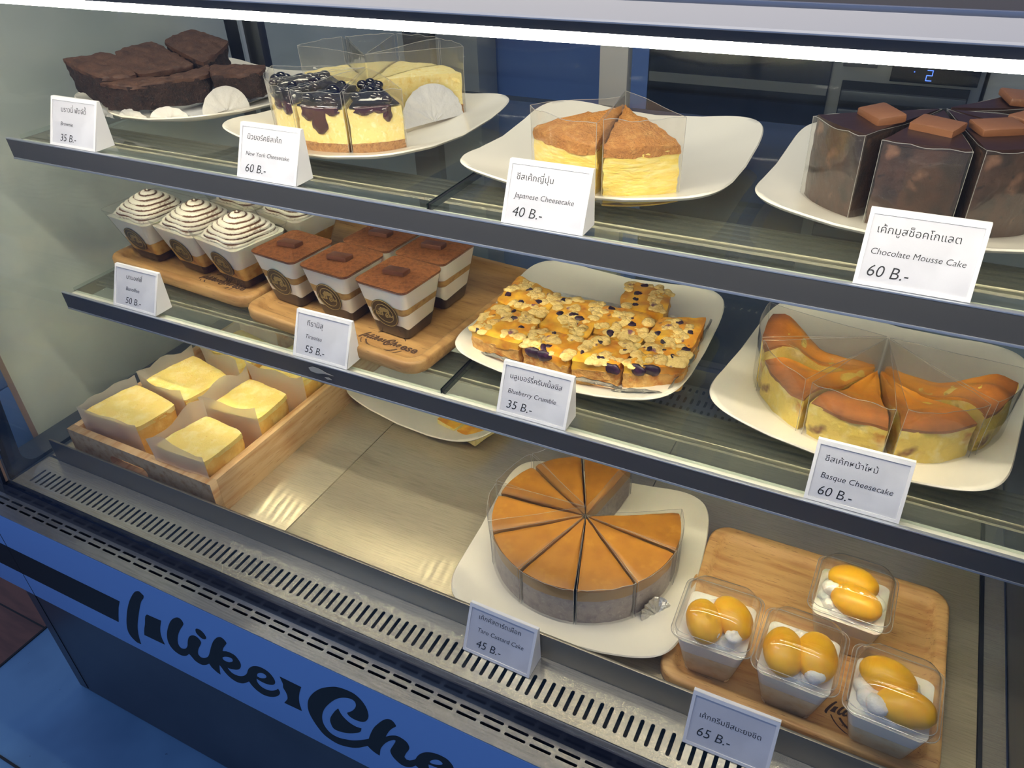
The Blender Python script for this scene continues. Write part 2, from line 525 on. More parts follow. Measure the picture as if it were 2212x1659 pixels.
def smooth_loop(pts, sub=4):
    out = []
    n = len(pts)
    for i in range(n):
        p0, p1, p2, p3 = (Vector(pts[(i + k) % n]) for k in (-1, 0, 1, 2))
        d1, d2 = (p1 - p0), (p2 - p1)
        sharp = d1.length and d2.length and d1.angle(d2) > 1.2
        sharp2 = (p3 - p2).length and d2.angle(p3 - p2) > 1.2
        for k in range(sub):
            t = k / sub
            if sharp or sharp2:
                q = p1.lerp(p2, t)
            else:
                q = 0.5 * ((2 * p1) + (-p0 + p2) * t + (2 * p0 - 5 * p1 + 4 * p2 - p3) * t * t + (-p0 + 3 * p1 - 3 * p2 + p3) * t ** 3)
            out.append(q)
    return out


def flat_mesh(polys, thick):
    """filled 2-D outlines (holes are outlines inside others) with a thickness, lying in x-y"""
    c = bpy.data.curves.new('outline', 'CURVE')
    c.dimensions = '2D'
    c.fill_mode = 'BOTH'
    c.extrude = thick / 2
    for pl in polys:
        s = c.splines.new('POLY')
        s.points.add(len(pl) - 1)
        for k, p in enumerate(pl):
            s.points[k].co = (p[0], p[1], 0, 1)
        s.use_cyclic_u = True
    o = bpy.data.objects.new('outline', c)
    COL.objects.link(o)
    dg = bpy.context.evaluated_depsgraph_get()
    me = bpy.data.meshes.new_from_object(o.evaluated_get(dg))
    bpy.data.objects.remove(o)
    bpy.data.curves.remove(c)
    return me


def mesh_obj(name, me, m, parent, mtx=None, label=None):
    me.name = name
    if mtx is not None:
        me.transform(mtx)
    me.materials.clear()
    me.materials.append(m)
    o = bpy.data.objects.new(name, me)
    COL.objects.link(o)
    if parent is not None:
        o.parent = parent
    if label:
        o['label'] = label
    return o


def slot(cx, cy, hx, hy, n=5):
    """rounded slot outline, long along the larger half-size"""
    r = min(hx, hy)
    return [(p.x, p.y) for p in rr(hx, hy, r * 0.98, 0, n, cx, cy)]


def text_mesh(s, thin=-0.012, shear=0.0):
    UP, TONE = 'ิีึืั็', '่้๊๋์'
    lifted = []
    base = ''
    for i, ch in enumerate(s):
        if ch in TONE and i and s[i - 1] in UP:
            lifted.append((base, ch))
        else:
            base += ch

    def one(t):
        c = bpy.data.curves.new('line', 'FONT')
        c.body = t
        c.size = 1.0
        c.offset = thin
        c.extrude = 0.01
        c.resolution_u = 3
        o = bpy.data.objects.new('line', c)
        COL.objects.link(o)
        dg = bpy.context.evaluated_depsgraph_get()
        me = bpy.data.meshes.new_from_object(o.evaluated_get(dg))
        bpy.data.objects.remove(o)
        bpy.data.curves.remove(c)
        return me
    bm = bmesh.new()
    me = one(base)
    bm.from_mesh(me)
    for pre, ch in lifted:
        pm = one(pre)
        rx = max(v.co.x for v in pm.vertices)
        tm = one(ch)
        tx = max(v.co.x for v in tm.vertices)
        tm.transform(Matrix.Translation((rx - tx, 0.20, 0)))
        bm.from_mesh(tm)
        bpy.data.meshes.remove(pm)
        bpy.data.meshes.remove(tm)
    bpy.data.meshes.remove(me)
    for v in bm.verts:
        v.co.x += shear * v.co.y
    out = bpy.data.meshes.new('line')
    bm.to_mesh(out)
    bm.free()
    return out


def fit(me, x0, width, y0):
    """scale a text mesh to a width, left edge at x0, baseline at y0"""
    xs = [v.co.x for v in me.vertices]
    a, b = min(xs), max(xs)
    k = width / (b - a)
    me.transform(Matrix.Translation((x0, y0, 0)) @ Matrix.Diagonal((k, k, 0.3 * k, 1)) @ Matrix.Translation((-a, 0, 0)))
    return me


random.seed(4)
FZ = -0.495          # the shop floor

# ------------------------------------------------------------------ the setting
def slab(name, m, x0, x1, y0, y1, z0, z1):
    return struct(box(name, m, None, x0, x1, y0, y1, z0, z1))


slab('floor', MT['floor'], -2.2, 3.0, -2.5, 3.0, FZ - 0.05, FZ)
box_bt = slab('trim_1', MT['brown_tile'], -2.2, -0.27, 0.0, 3.0, FZ, FZ + 0.002)
slab('trim_2', MT['grout'], -0.27, -0.266, 0.0, 3.0, FZ, FZ + 0.0021)
slab('trim_3', MT['grout'], -2.2, 3.0, 0.218, 0.2215, FZ, FZ + 0.0021)
slab('trim_4', MT['grout'], -2.2, -0.27, 0.414, 0.417, FZ, FZ + 0.0024)
slab('wall_left', MT['plaster'], -0.155, -0.125, 0.4855, 1.55, FZ, 2.2)
slab('wall_back', MT['kitchen_wall'], -0.8, 2.2, 1.72, 1.77, FZ, 2.2)

# tiles on the end of the plaster wall: one strip of wall tiles with joints
bm = bmesh.new()
for k in range(9):
    z0 = -0.155 + k * 0.1035
    add_box(bm, -0.150, -0.118, 0.30, 0.4765, z0 + 0.001, z0 + 0.1025, 0.002)
o = struct(finish(bm, 'trim_5', MT['blue_tile'], None, 35))
slab('trim_6', MT['tile_edge'], -0.152, -0.121, 0.4767, 0.4853, -0.16, 1.2)

# ------------------------------------------------------------------ the refrigerated display case
W = 1.14
case = thing('display_case', 'grey refrigerated cake display case with glass front and a white lettered board', 'display case', (0, 0, 0))
box('cabinet_body', MT['body'], case, -0.105, W + 0.11, 0.362, 0.95, FZ + 0.002, -0.032, 0.003)
box('body_seam', MT['black'], case, -0.0805, -0.0798, 0.3612, 0.3625, FZ + 0.01, -0.19)
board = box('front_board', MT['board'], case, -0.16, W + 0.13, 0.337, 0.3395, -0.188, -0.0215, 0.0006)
box('board_joint', MT['grout'], board, -0.0105, -0.0099, 0.3366, 0.338, -0.187, -0.022)
# the lettering: a stripe, the script letters and a flag, cut from black film
LOGO = {
    'paren': ((2529, -469), (2596, -442), (2644, -491), (2611, -553), (2533, -652), (2425, -838), (2310, -1056), (2203, -1274), (2140, -1440), (2101, -1579), (2076, -1712), (2008, -1717), (1951, -1673), (1919, -1606), (1923, -1511), (1977, -1348), (2077, -1132), (2171, -956), (2280, -775), (2392, -619), (2472, -520)),
    'square': ((2529, -888), (2774, -871), (2693, -1036), (2641, -1176), (2619, -1302), (2623, -1405), (2263, -1421), (2305, -1315), (2394, -1137)),
    'like': ((3120, -625), (3172, -610), (3202, -635), (3204, -694), (3161, -763), (3089, -864), (3017, -981), (2954, -1111), (2924, -1208), (2923, -1265), (2949, -1291), (3005, -1271), (3056, -1225), (3104, -1153), (3137, -1070), (3176, -985), (3222, -913), (3278, -861), (3333, -838), (3375, -849), (3401, -888), (3398, -933), (3356, -1007), (3302, -1093), (3261, -1180), (3248, -1244), (3271, -1276), (3323, -1261), (3387, -1213), (3438, -1156), (3485, -1073), (3533, -974), (3582, -877), (3638, -776), (3705, -682), (3763, -622), (3817, -591), (3856, -606), (3877, -639), (3876, -669), (3835, -730), (3785, -804), (3748, -879), (3817, -843), (3885, -830), (3945, -840), (3980, -888), (3997, -947), (3985, -1016), (3947, -1086), (3891, -1136), (3814, -1175), (3756, -1195), (3717, -1195), (3735, -1240), (3770, -1275), (3827, -1280), (3891, -1261), (3954, -1221), (4009, -1166), (4055, -1099), (4093, -1020), (4134, -956), (4197, -890), (4265, -846), (4332, -825), (4403, -830), (4455, -858), (4488, -914), (4499, -977), (4480, -1035), (4438, -1079), (4373, -1114), (4308, -1129), (4246, -1129), (4191, -1116), (4178, -1172), (4189, -1220), (4223, -1255), (4276, -1265), (4343, -1250), (4408, -1212), (4472, -1155), (4508, -1111), (4518, -1144), (4516, -1185), (4485, -1245), (4433, -1303), (4363, -1357), (4283, -1398), (4204, -1413), (4133, -1393), (4086, -1359), (4054, -1314), (4036, -1269), (3972, -1334), (3896, -1394), (3814, -1426), (3744, -1421), (3682, -1386), (3636, -1325), (3611, -1260), (3589, -1224), (3556, -1333), (3539, -1409), (3533, -1449), (3492, -1438), (3449, -1408), (3413, -1372), (3398, -1320), (3337, -1377), (3257, -1431), (3192, -1441), (3130, -1420), (3099, -1373), (3067, -1327), (3007, -1395), (2941, -1442), (2876, -1464), (2809, -1454), (2759, -1417), (2731, -1343), (2739, -1234), (2786, -1095), (2852, -964), (2933, -827), (3019, -712)),
    'like_k': ((3698, -1033), (3738, -988), (3795, -952), (3852, -933), (3882, -938), (3881, -970), (3852, -1014), (3793, -1059), (3743, -1073), (3706, -1067)),
    'like_e': ((4211, -1064), (4229, -1014), (4267, -967), (4313, -934), (4358, -926), (4381, -942), (4377, -976), (4345, -1016), (4292, -1052), (4244, -1070)),
    'dot': ((3402, -683), (3431, -654), (3479, -647), (3521, -676), (3540, -733), (3534, -770), (3503, -803), (3454, -812), (3412, -783), (3390, -742)),
    'flag': ((4609, -823), (4906, -824), (4851, -959), (4809, -1095), (4791, -1217), (4792, -1343), (4538, -1355), (4608, -1247), (4630, -1173), (4628, -1096), (4608, -1022), (4624, -935)),
    'che': ((5375, -519), (5472, -465), (5583, -440), (5677, -443), (5751, -495), (5795, -575), (5810, -667), (5802, -762), (5770, -845), (5723, -904), (5663, -938), (5596, -951), (5543, -941), (5515, -914), (5513, -885), (5536, -862), (5583, -810), (5629, -739), (5663, -663), (5669, -600), (5648, -570), (5606, -569), (5543, -596), (5468, -648), (5387, -729), (5305, -836), (5215, -973), (5147, -1104), (5103, -1229), (5086, -1338), (5095, -1429), (5133, -1501), (5190, -1534), (5272, -1533), (5372, -1494), (5473, -1439), (5590, -1350), (5721, -1230), (5748, -1171), (5787, -1064), (5846, -928), (5905, -826), (5973, -721), (6036, -644), (6093, -608), (6131, -622), (6151, -660), (6152, -689), (6115, -738), (6062, -821), (6017, -914), (5980, -1002), (6033, -945), (6103, -889), (6158, -865), (6218, -874), (6260, -905), (6277, -969), (6264, -1033), (6229, -1107), (6198, -1186), (6186, -1235), (6204, -1262), (6241, -1252), (6288, -1209), (6331, -1156), (6360, -1086), (6405, -1005), (6458, -939), (6518, -888), (6592, -848), (6671, -833), (6738, -843), (6778, -880), (6803, -931), (6803, -985), (6780, -1026), (6728, -1063), (6656, -1093), (6575, -1110), (6492, -1126), (6488, -1185), (6510, -1240), (6568, -1266), (6642, -1240), (6718, -1171), (6752, -1119), (6763, -1167), (6731, -1249), (6652, -1337), (6556, -1391), (6464, -1382), (6397, -1338), (6321, -1284), (6259, -1362), (6189, -1411), (6124, -1421), (6065, -1385), (6024, -1335), (6007, -1266), (6015, -1212), (6064, -1097), (6103, -1006), (6113, -967), (6092, -972), (6030, -1035), (5965, -1123), (5906, -1230), (5863, -1335), (5834, -1463), (5784, -1452), (5733, -1424), (5690, -1382), (5589, -1486), (5483, -1575), (5368, -1639), (5243, -1681), (5139, -1673), (5042, -1625), (4980, -1527), (4934, -1411), (4910, -1281), (4924, -1144), (4967, -1006), (5029, -889), (5113, -766), (5230, -635)),
    'che_e': ((6510, -1073), (6534, -1024), (6590, -962), (6642, -937), (6674, -954), (6676, -983), (6643, -1025), (6579, -1067), (6532, -1084)),
    'blob': ((5389, -897), (5396, -935), (5417, -998), (5457, -1047), (5516, -1084), (5592, -1094), (5660, -1076), (5646, -1125), (5622, -1170), (5543, -1243), (5464, -1304), (5376, -1351), (5291, -1380), (5233, -1373), (5214, -1304), (5215, -1231), (5240, -1151), (5296, -1041), (5348, -952)),
}


def logo_polys(keys):
    return [[(p.x, p.y) for p in smooth_loop([(x * 1e-4, z * 1e-4, 0) for x, z in LOGO[k]], 4)] for k in keys]


TO_FRONT = Matrix(((1, 0, 0, 0), (0, 0, -1, 0.337), (0, 1, 0, 0), (0, 0, 0, 1)))
stripe = flat_mesh([[(-0.155, -0.0893), (0.2055, -0.0893), (0.196, -0.106), (0.187, -0.125), (0.1795, -0.1423), (-0.155, -0.1430)]], 0.0008)
mesh_obj('stripe', stripe, MT['black'], board, TO_FRONT)
for nm, keys in (('letter_i', ['paren']), ('square_mark', ['square']), ('letters_like', ['like', 'like_k', 'like_e']), ('letter_dot', ['dot']),
                 ('flag_mark', ['flag']), ('letters_che', ['che', 'che_e']), ('letter_mark', ['blob'])):
    mesh_obj(nm, flat_mesh(logo_polys(keys), 0.0008), MT['black'], board, TO_FRONT)

# steel ledge outside the glass with two rows of slots
holes = []
for k in range(-4, 47):
    cx = 0.0197 + k * 0.02585
    for cy in (0.3528 - 0.0005, 0.3598):
        holes.append(slot(cx, cy + 0.0005, 0.0108, 0.00145))
led = flat_mesh([[(-0.16, 0.3375), (W + 0.13, 0.3375), (W + 0.13, 0.3665), (-0.16, 0.3665)]] + holes, 0.001)
mesh_obj('slotted_ledge', led, MT['steel'], case, Matrix.Translation((0, 0, -0.0205)))
box('ledge_slot_shade', MT['black'], case, -0.158, W + 0.128, 0.3398, 0.3610, -0.188, -0.0500)  # black block painted as the shade below the ledge slots
bm = bmesh.new()
add_profile(bm, [(0.3665, -0.0215), (0.3665, -0.0165), (0.3685, -0.003), (0.3755, -0.0012), (0.3755, -0.0215)], -0.012, W + 0.02)
finish(bm, 'glass_channel', MT['channel'], case, 30)

# slotted air grille inside the glass
holes = [slot(0.0225 + k * 0.00982, 0.3972, 0.0019, 0.0118) for k in range(112)]
gr = flat_mesh([[(0.0, 0.3757), (W, 0.3757), (W, 0.4302), (0.0, 0.4302)]] + holes, 0.001)
mesh_obj('air_grille', gr, MT['steel'], case, Matrix.Translation((0, 0, -0.0006)))
box('grille_slot_shade', MT['black'], case, 0.002, W - 0.002, 0.377, 0.429, -0.020, -0.016)  # black sheet painted as the shade seen through the grille slots
box('deck_rim', MT['rim'], case, 0.0175, W - 0.02, 0.4303, 0.4333, -0.001, 0.034, 0.0006)
for x0, x1 in ((0.002, 0.3872), (0.3884, 0.7555), (0.7567, 1.1165)):
    box('deck_panel', MT['steel_deck'], case, x0, x1, 0.4338, 0.864, -0.004, 0.0, 0.0005)
holes = []
for k in range(112):
    for cy in (0.882, 0.906, 0.930):
        holes.append(slot(0.0225 + k * 0.00982, cy, 0.0021, 0.0078))
gr = flat_mesh([[(0.0, 0.866), (W, 0.866), (W, 0.944), (0.0, 0.944)]] + holes, 0.001)
mesh_obj('rear_air_grille', gr, MT['steel_dark'], case, Matrix.Translation((0, 0, -0.0006)))
box('rear_slot_shade', MT['black'], case, 0.002, W - 0.002, 0.868, 0.943, -0.020, -0.016)  # black sheet painted as the shade under the rear slots
box('deck_side_strip', MT['black'], case, 1.1170, 1.1205, 0.434, 0.864, -0.003, 0.002)
box('deck_side_panel', MT['steel'], case, 1.1207, W - 0.001, 0.434, 0.944, -0.004, 0.001)

# glazing
bm = bmesh.new()
add_profile(bm, [(0.3700, -0.001), (0.3745, -0.001), (0.4275, 0.572), (0.4230, 0.572)], -0.003, W + 0.006)
finish(bm, 'front_glass', MT['front_glass'], case, 30)
TO_SIDE = Matrix(((0, 0, 1, 0), (1, 0, 0, 0), (0, 1, 0, 0), (0, 0, 0, 1)))
outer = [(0.3765, -0.0005), (0.945, -0.0005), (0.945, 0.576), (0.4300, 0.576)]
inner = []
for t in range(7):
    a = PI + PI / 2 * t / 6
    inner.append((0.4225 + 0.021 * math.cos(a), 0.0255 + 0.021 * math.sin(a)))
inner += [(0.92, 0.0045), (0.92, 0.55), (0.4505, 0.55)]
for nm, x, mm in (('side_glass', -0.0025, 'side_glass'), ('side_panel', W + 0.0025, 'steel_dark')):
    mesh_obj(nm, flat_mesh([outer], 0.004), MT[mm], case, Matrix.Translation((x, 0, 0)) @ TO_SIDE)
for x in (-0.0051, W + 0.0051):
    mesh_obj('glass_border', flat_mesh([outer, inner], 0.0008), MT['channel'], case, Matrix.Translation((x, 0, 0)) @ TO_SIDE)
bm = bmesh.new()
add_profile(bm, [(0.3660, -0.001), (0.3698, -0.001), (0.4228, 0.572), (0.4190, 0.572)], -0.034, -0.0035)
finish(bm, 'corner_post', MT['channel'], case, 30)
bm = bmesh.new()
add_profile(bm, [(0.3715, -0.001), (0.3745, -0.001), (0.4275, 0.572), (0.4245, 0.572)], -0.0135, -0.0065)
finish(bm, 'corner_seal', MT['tile_edge'], case, 30)

# rear sliding doors
for x0, x1 in ((0.0, 0.578), (0.610, W)):
    box('rear_door_glass', MT['side_glass'], case, x0, x1, 0.956, 0.960, 0.028, 0.56)
box('rear_door_stile', MT['light_panel'], case, 0.5765, 0.613, 0.950, 0.966, 0.028, 0.56, 0.001)
box('rear_door_stile', MT['steel_dark'], case, 0.0, 0.03, 0.950, 0.966, 0.028, 0.56, 0.001)
box('rear_rail', MT['steel_dark'], case, 0.0, W, 0.946, 0.975, -0.003, 0.028, 0.001)
box('rear_rail', MT['steel_dark'], case, 0.0, W, 0.946, 0.975, 0.555, 0.576, 0.001)

# lamp canopy
bm = bmesh.new()
add_profile(bm, [(0.4290, 0.5735), (0.4290, 0.5795), (0.4302, 0.5805), (0.4840, 0.5815), (0.4840, 0.574)], -0.004, W + 0.006)
finish(bm, 'canopy_front', MT['canopy'], case, 25)
bm = bmesh.new()
add_profile(bm, [(0.4281, 0.5738), (0.4281, 0.5788), (0.4289, 0.5788), (0.4289, 0.5738)], -0.004, W + 0.006)
finish(bm, 'canopy_face', MT['anod'], case, 25)
box('canopy_groove', MT['anod'], case, -0.004, W + 0.006, 0.4842, 0.4930, 0.574, 0.5790)
box('canopy_bead', MT['bead_glint'], case, -0.004, W + 0.006, 0.4932, 0.4965, 0.574, 0.5830, 0.001)
box('canopy_ledge', MT['rim'], case, -0.004, W + 0.006, 0.4967, 0.5700, 0.5765, 0.5805)
box('canopy_top', MT['side_glass'], case, -0.004, W + 0.006, 0.5702, 0.976, 0.5765, 0.5805)
box('tube_light', MT['led_top'], case, 0.012, W - 0.012, 0.4310, 0.4400, 0.5672, 0.5733)


# ------------------------------------------------------------------ glass shelves
def shelf(z, label, ylip):
    t = thing('glass_shelf', label, 'shelf', (0, 0, z))
    dy = ylip - 0.540
    for x0, x1 in ((0.004, 0.5675), (0.5725, W - 0.004)):
        p = box('glass_panel', MT['glass'], t, x0, x1, 0.5545 + dy, 0.905, -0.006, -0.0003, 0.0004)
        box('glass_edge', MT['glass_edge'], p, x0, x1, 0.9051, 0.9056, -0.006, -0.0003)
    for x0, x1 in ((0.5674, 0.5682), (0.5718, 0.5726)):
        box('glass_joint', MT['glass_edge'], t, x0, x1, 0.5545 + dy, 0.905, -0.006, -0.0003)
    box('joint_rail', MT['black'], t, 0.5686, 0.5714, 0.556 + dy, 0.90, -0.007, -0.0008)
    bm = bmesh.new()
    add_profile(bm, [(0.5400 + dy, -0.0012), (0.5410 + dy, -0.0235), (0.5425 + dy, -0.0255), (0.5460 + dy, -0.0255), (0.5475 + dy, -0.0235),
                     (0.5475 + dy, -0.0095), (0.5445 + dy, -0.0095), (0.5445 + dy, -0.0012)], 0.0, W)
    finish(bm, 'front_lip', MT['anod'], t, 25)
    box('lip_top_glint', MT['bead_glint'], t, 0.0, W, 0.5396 + dy, 0.5435 + dy, -0.0014, 0.0, 0.0004)  # pale strip painted in for the highlight along the lip's top edge
    box('lip_bottom_glint', MT['bead_glint'], t, 0.0, W, 0.5402 + dy, 0.5422 + dy, -0.0252, -0.0230, 0.0004)  # pale strip painted in where the lip's bottom edge catches light
    box('lip_seat', MT['seat'], t, 0.003, W - 0.003, 0.5446 + dy, 0.5590 + dy, -0.0090, -0.0066)
    bm = bmesh.new()
    for k in range(5):
        y = 0.592 + k * 0.009
        add_box(bm, 0.003, W - 0.003, y + dy, y + 0.0045 + dy, -0.0105, -0.0078, 0.0006)
    add_box(bm, 0.003, W - 0.003, 0.588 + dy, 0.632 + dy, -0.0125, -0.0100)
    finish(bm, 'ribbed_rail', MT['rim'], t, 30)
    # downward light-emitting strip tucked behind the lip
    bm = bmesh.new()
    add_profile(bm, [(0.5495 + dy, -0.0140), (0.5545 + dy, -0.0102), (0.5539 + dy, -0.0094), (0.5489 + dy, -0.0132)], 0.02, W - 0.02)
    finish(bm, 'led_strip', MT['led_dots'], t, 30)
    for x0, x1 in ((0.0005, 0.003), (W - 0.003, W - 0.0005)):
        box('shelf_bracket', MT['rim'], t, x0, x1, 0.556 + dy, 0.944, -0.022, -0.0064)
    if z < 0.3:
        for blob in (((.4060, -.0080), (.412, -.0055), (.422, -.0060), (.430, -.0085), (.440, -.0100), (.428, -.0105), (.417, -.0125), (.408, -.0115)), ((.427, -.0150), (.433, -.0140), (.437, -.0160), (.431, -.0170))):
            mesh_obj('sticker_residue', flat_mesh([[(p.x, p.y) for p in smooth_loop([(a, b, 0) for a, b in blob], 3)]], .0003), MT['light_panel'], t,
                     Matrix(((1, 0, 0, 0), (0, .045, -1, ylip - .0005), (0, 1, 0, 0), (0, 0, 0, 1))))
    return t


S1, S2 = 0.398, 0.200
shelf(S1, 'upper glass shelf behind a grey lip, holding brownies, cheesecakes and mousse cake', 0.5405)
shelf(S2, 'lower glass shelf behind a grey lip, holding dessert cups, crumble and basque cheesecake', 0.5325)

# ------------------------------------------------------------------ behind the case: kitchen appliances
fr = thing('undercounter_freezer', 'dark undercounter freezer with louvres and a blue digit seen through the rear glass', 'freezer', (0, 0, 0))
box('freezer_body', MT['appliance'], fr, 0.40, 1.024, 1.50, 1.70, FZ + 0.02, 0.362, 0.004)
dr = box('glass_door', MT['appliance_dark'], fr, 0.468, 0.792, 1.488, 1.4995, -0.40, 0.350, 0.003)
box('door_trim', MT['appliance'], dr, 0.47, 0.79, 1.4865, 1.4878, 0.283, 0.300)
box('side_trim', MT['kitchen_wall'], fr, 0.4115, 0.4665, 1.490, 1.4995, -0.42, 0.350)
pn = box('control_panel', MT['appliance_dark'], fr, 0.885, 1.016, 1.490, 1.4995, 0.314, 0.349, 0.001)
box('maker_plate', MT['louvre'], fr, 0.808, 0.862, 1.492, 1.4995, 0.332, 0.346, 0.001)
bm = bmesh.new()
seg = [(0, 1, 1, 1), (1, 1, 1, .5), (0, .5, 1, .5), (0, .5, 0, 0), (0, 0, 1, 0)]
for a, b, c, d in seg:
    x0, x1 = sorted((a, c)); z0, z1 = sorted((b, d))
    add_box(bm, 0.9390 + x0 * 0.008 - .0006, 0.9390 + x1 * 0.008 + .0006, 1.4888, 1.4895, 0.3195 + z0 * 0.016 - .0006, 0.3195 + z1 * 0.016 + .0006)
add_box(bm, 0.9190, 0.9206, 1.4888, 1.4895, 0.3310, 0.3326)
finish(bm, 'display_digit', MT['digit'], pn, 0)
box('louvre_recess', MT['black'], fr, 0.812, 1.008, 1.494, 1.4995, 0.02, 0.308)
for k in range(9):
    box('louvre', MT['louvre'], fr, 0.814, 1.006, 1.484, 1.495, 0.030 + k * 0.031, 0.047 + k * 0.031, 0.002)
for f0 in (0.43, 0.96):
    box('foot', MT['black'], fr, f0, f0 + 0.03, 1.53, 1.56, FZ, FZ + 0.02)
pl = box('kitchen_cupboard', MT['light_panel'], None, 1.03, 1.9, 1.52, 1.71, FZ, 0.60, 0.004)
tag(pl, 'pale cupboard to the right of the freezer behind the rear glass', 'cupboard')
for x0, x1, mm, lab in ((-0.78, -0.10, 'cabinet', 'dark grey kitchen cupboard behind the brownies'), (-0.085, 0.025, 'light_panel', 'narrow pale upright cupboard behind the cheesecake slices')):
    q = box('kitchen_cupboard', MT[mm], None, x0, x1, 1.62, 1.71, FZ, 0.75, 0.004)
    tag(q, lab, 'cupboard')


# ------------------------------------------------------------------ price cards
FACE = Vector((0.021, 0.048)).length


def price_card(x, y, z, rz, label, lines, name='price_card'):
    """lines: (text, left edge, width, baseline height) as shares of the face"""
    t = thing(name, label, 'price card', (x, y, z), rz, 'price cards')
    w = 0.074
    bm = bmesh.new()
    add_profile(bm, [(0.0012, 0.0), (0.0262, 0.0), (0.0246, 0.0482), (0.0219, 0.0482)], 0.0, w)
    finish(bm, 'stand', MT['card'], t, 25)
    fm = Matrix(((1, 0, 0, 0), (0, 0.021 / FACE, -0.048 / FACE, 0.0010), (0, 0.048 / FACE, 0.021 / FACE, 0.0), (0, 0, 0, 1)))
    b = 0.0028
    ring = flat_mesh([[(0, 0), (w, 0), (w, FACE), (0, FACE)], [(b, b), (w - b, b), (w - b, FACE - b * 1.3), (b, FACE - b * 1.3)]], 0.0012)
    mesh_obj('frame', ring, MT['card'], t, fm @ Matrix.Translation((0, 0, 0.0006)))
    pp = mesh_obj('paper', flat_mesh([[(b, b), (w - b, b), (w - b, FACE - b * 1.3), (b, FACE - b * 1.3)]], 0.0003), MT['label'], t, fm @ Matrix.Translation((0, 0, 0.0002)))
    for k, (s, x0, ww, v) in enumerate(lines):
        me = text_mesh(s, -0.006 if k else -0.004, 0.0 if k == 0 else 0.16)
        fit(me, x0 * w, ww * w, v * FACE)
        mesh_obj('lettering', me, MT['ink'], pp, fm @ Matrix.Translation((0, 0, 0.0005)))
    return t


price_card(0.0762, 0.5425, S1, 0, 'white price card reading Brownie 35 in front of the brownies',
           [('บราวนี่ ฟัดจ์ดี้', .225, .54, .71), ('Brownie', .22, .27, .43), ('35 B.-', .22, .35, .11)])
price_card(0.3550, 0.5425, S1, 0, 'white price card reading New York Cheesecake 60',
           [('นิวยอร์คชีสเค้ก', .13, .57, .71), ('New York Cheesecake', .12, .73, .42), ('60 B.-', .13, .35, .12)])
price_card(0.6494, 0.5425, S1, 0, 'white price card reading Japanese Cheesecake 40',
           [('ชีสเค้กญี่ปุ่น', .11, .45, .70), ('Japanese Cheesecake', .11, .73, .42), ('40 B.-', .12, .37, .13)])
price_card(0.9286, 0.5425, S1, 0, 'white price card reading Chocolate Mousse Cake 60',
           [('เค้กมูสช็อคโกแลต', .10, .70, .70), ('Chocolate Mousse Cake', .09, .80, .42), ('60 B.-', .10, .36, .13)])
price_card(0.0949, 0.5355, S2, 0, 'small white price card reading Banoffee 50 in front of the smaller wooden tray',
           [('บานอฟฟี่', .28, .36, .70), ('Banoffee', .28, .31, .43), ('50 B.-', .28, .36, .12)])
price_card(0.3827, 0.5355, S2, 0, 'white price card reading Tiramisu 55 in front of the larger wooden tray',
           [('ทีรามิสุ', .21, .29, .70), ('Tiramisu', .20, .30, .43), ('55 B.-', .21, .36, .13)])
price_card(0.6389, 0.5355, S2, 0, 'white price card reading Blueberry Crumble 35',
           [('บลูเบอร์รี่ครัมเบิ้ลชีส', .12, .74, .70), ('Blueberry Crumble', .12, .69, .42), ('35 B.-', .13, .37, .13)])
price_card(0.9312, 0.5355, S2, 0, 'white price card reading Basque Cheesecake 60',
           [('ชีสเค้กหน้าไหม้', .12, .55, .68), ('Basque Cheesecake', .12, .75, .40), ('60 B.-', .13, .36, .12)])
price_card(0.6607, 0.4035, 0.0004, -0.02, 'white price card reading Taro Custard Cake 45 standing on the slotted grille',
           [('เค้กคัสตาร์ดเผือก', .16, .62, .74), ('Taro Custard Cake', .17, .68, .48), ('45 B.-', .18, .37, .16)])
price_card(0.8850, 0.4035, 0.0004, 0.01, 'white price card with only a dish line and 65 standing on the slotted grille',
           [('เค้กครีมชีสมะยงชิด', .13, .71, .56), ('65 B.-', .14, .39, .22)])


# ------------------------------------------------------------------ plates and trays
def plate_z(t, a):
    p = plate_pt(1.0, a, 1.0)
    c = (2 * abs(p.x * p.y) / (p.x * p.x + p.y * p.y)) ** 3
    zr = 0.0165 + 0.0095 * c
    return 0.0068 if t < .42 else 0.0068 + (zr - 0.0068) * ((t - .42) / .58) ** 1.7


def plate_pt(t, a, half):
    n = 3.0 + 2.6 * t
    ca, sa = math.cos(a), math.sin(a)
    return Vector((half * t * math.copysign(abs(ca) ** (2 / n), ca), half * t * math.copysign(abs(sa) ** (2 / n), sa), 0))


def plate_mesh(half):
    bm = bmesh.new()
    N = 72
    A = []
    for k in range(N):                      # denser towards the corners
        a = 2 * PI * k / N
        A.append(a)
    loops = []
    for t, dz in ((.42, None), (.47, None), (.62, -.0052), (.85, -.0046), (.985, -.0036), (1.0, -.0016), (.992, 0), (.96, 0.0), (.88, 0), (.78, 0), (.68, 0), (.58, 0), (.48, 0), (.36, 0), (.18, 0), (.04, 0)):
        lp = []
        for a in A:
            p = plate_pt(t, a, half)
            p.z = 0.0 if dz is None else max(0.0, plate_z(t, a) + dz)
            lp.append(p)
        loops.append(lp)
    loft(bm, loops)
    return bm


def plate(x, y, z, rz, label, half=0.124):
    o = finish(plate_mesh(half), 'plate', MT['china'], None, 60)
    o.location = (x, y, z)
    o.rotation_euler = (0, 0, rz)
    tag(o, label, 'plate', 'square white serving plates')
    return o


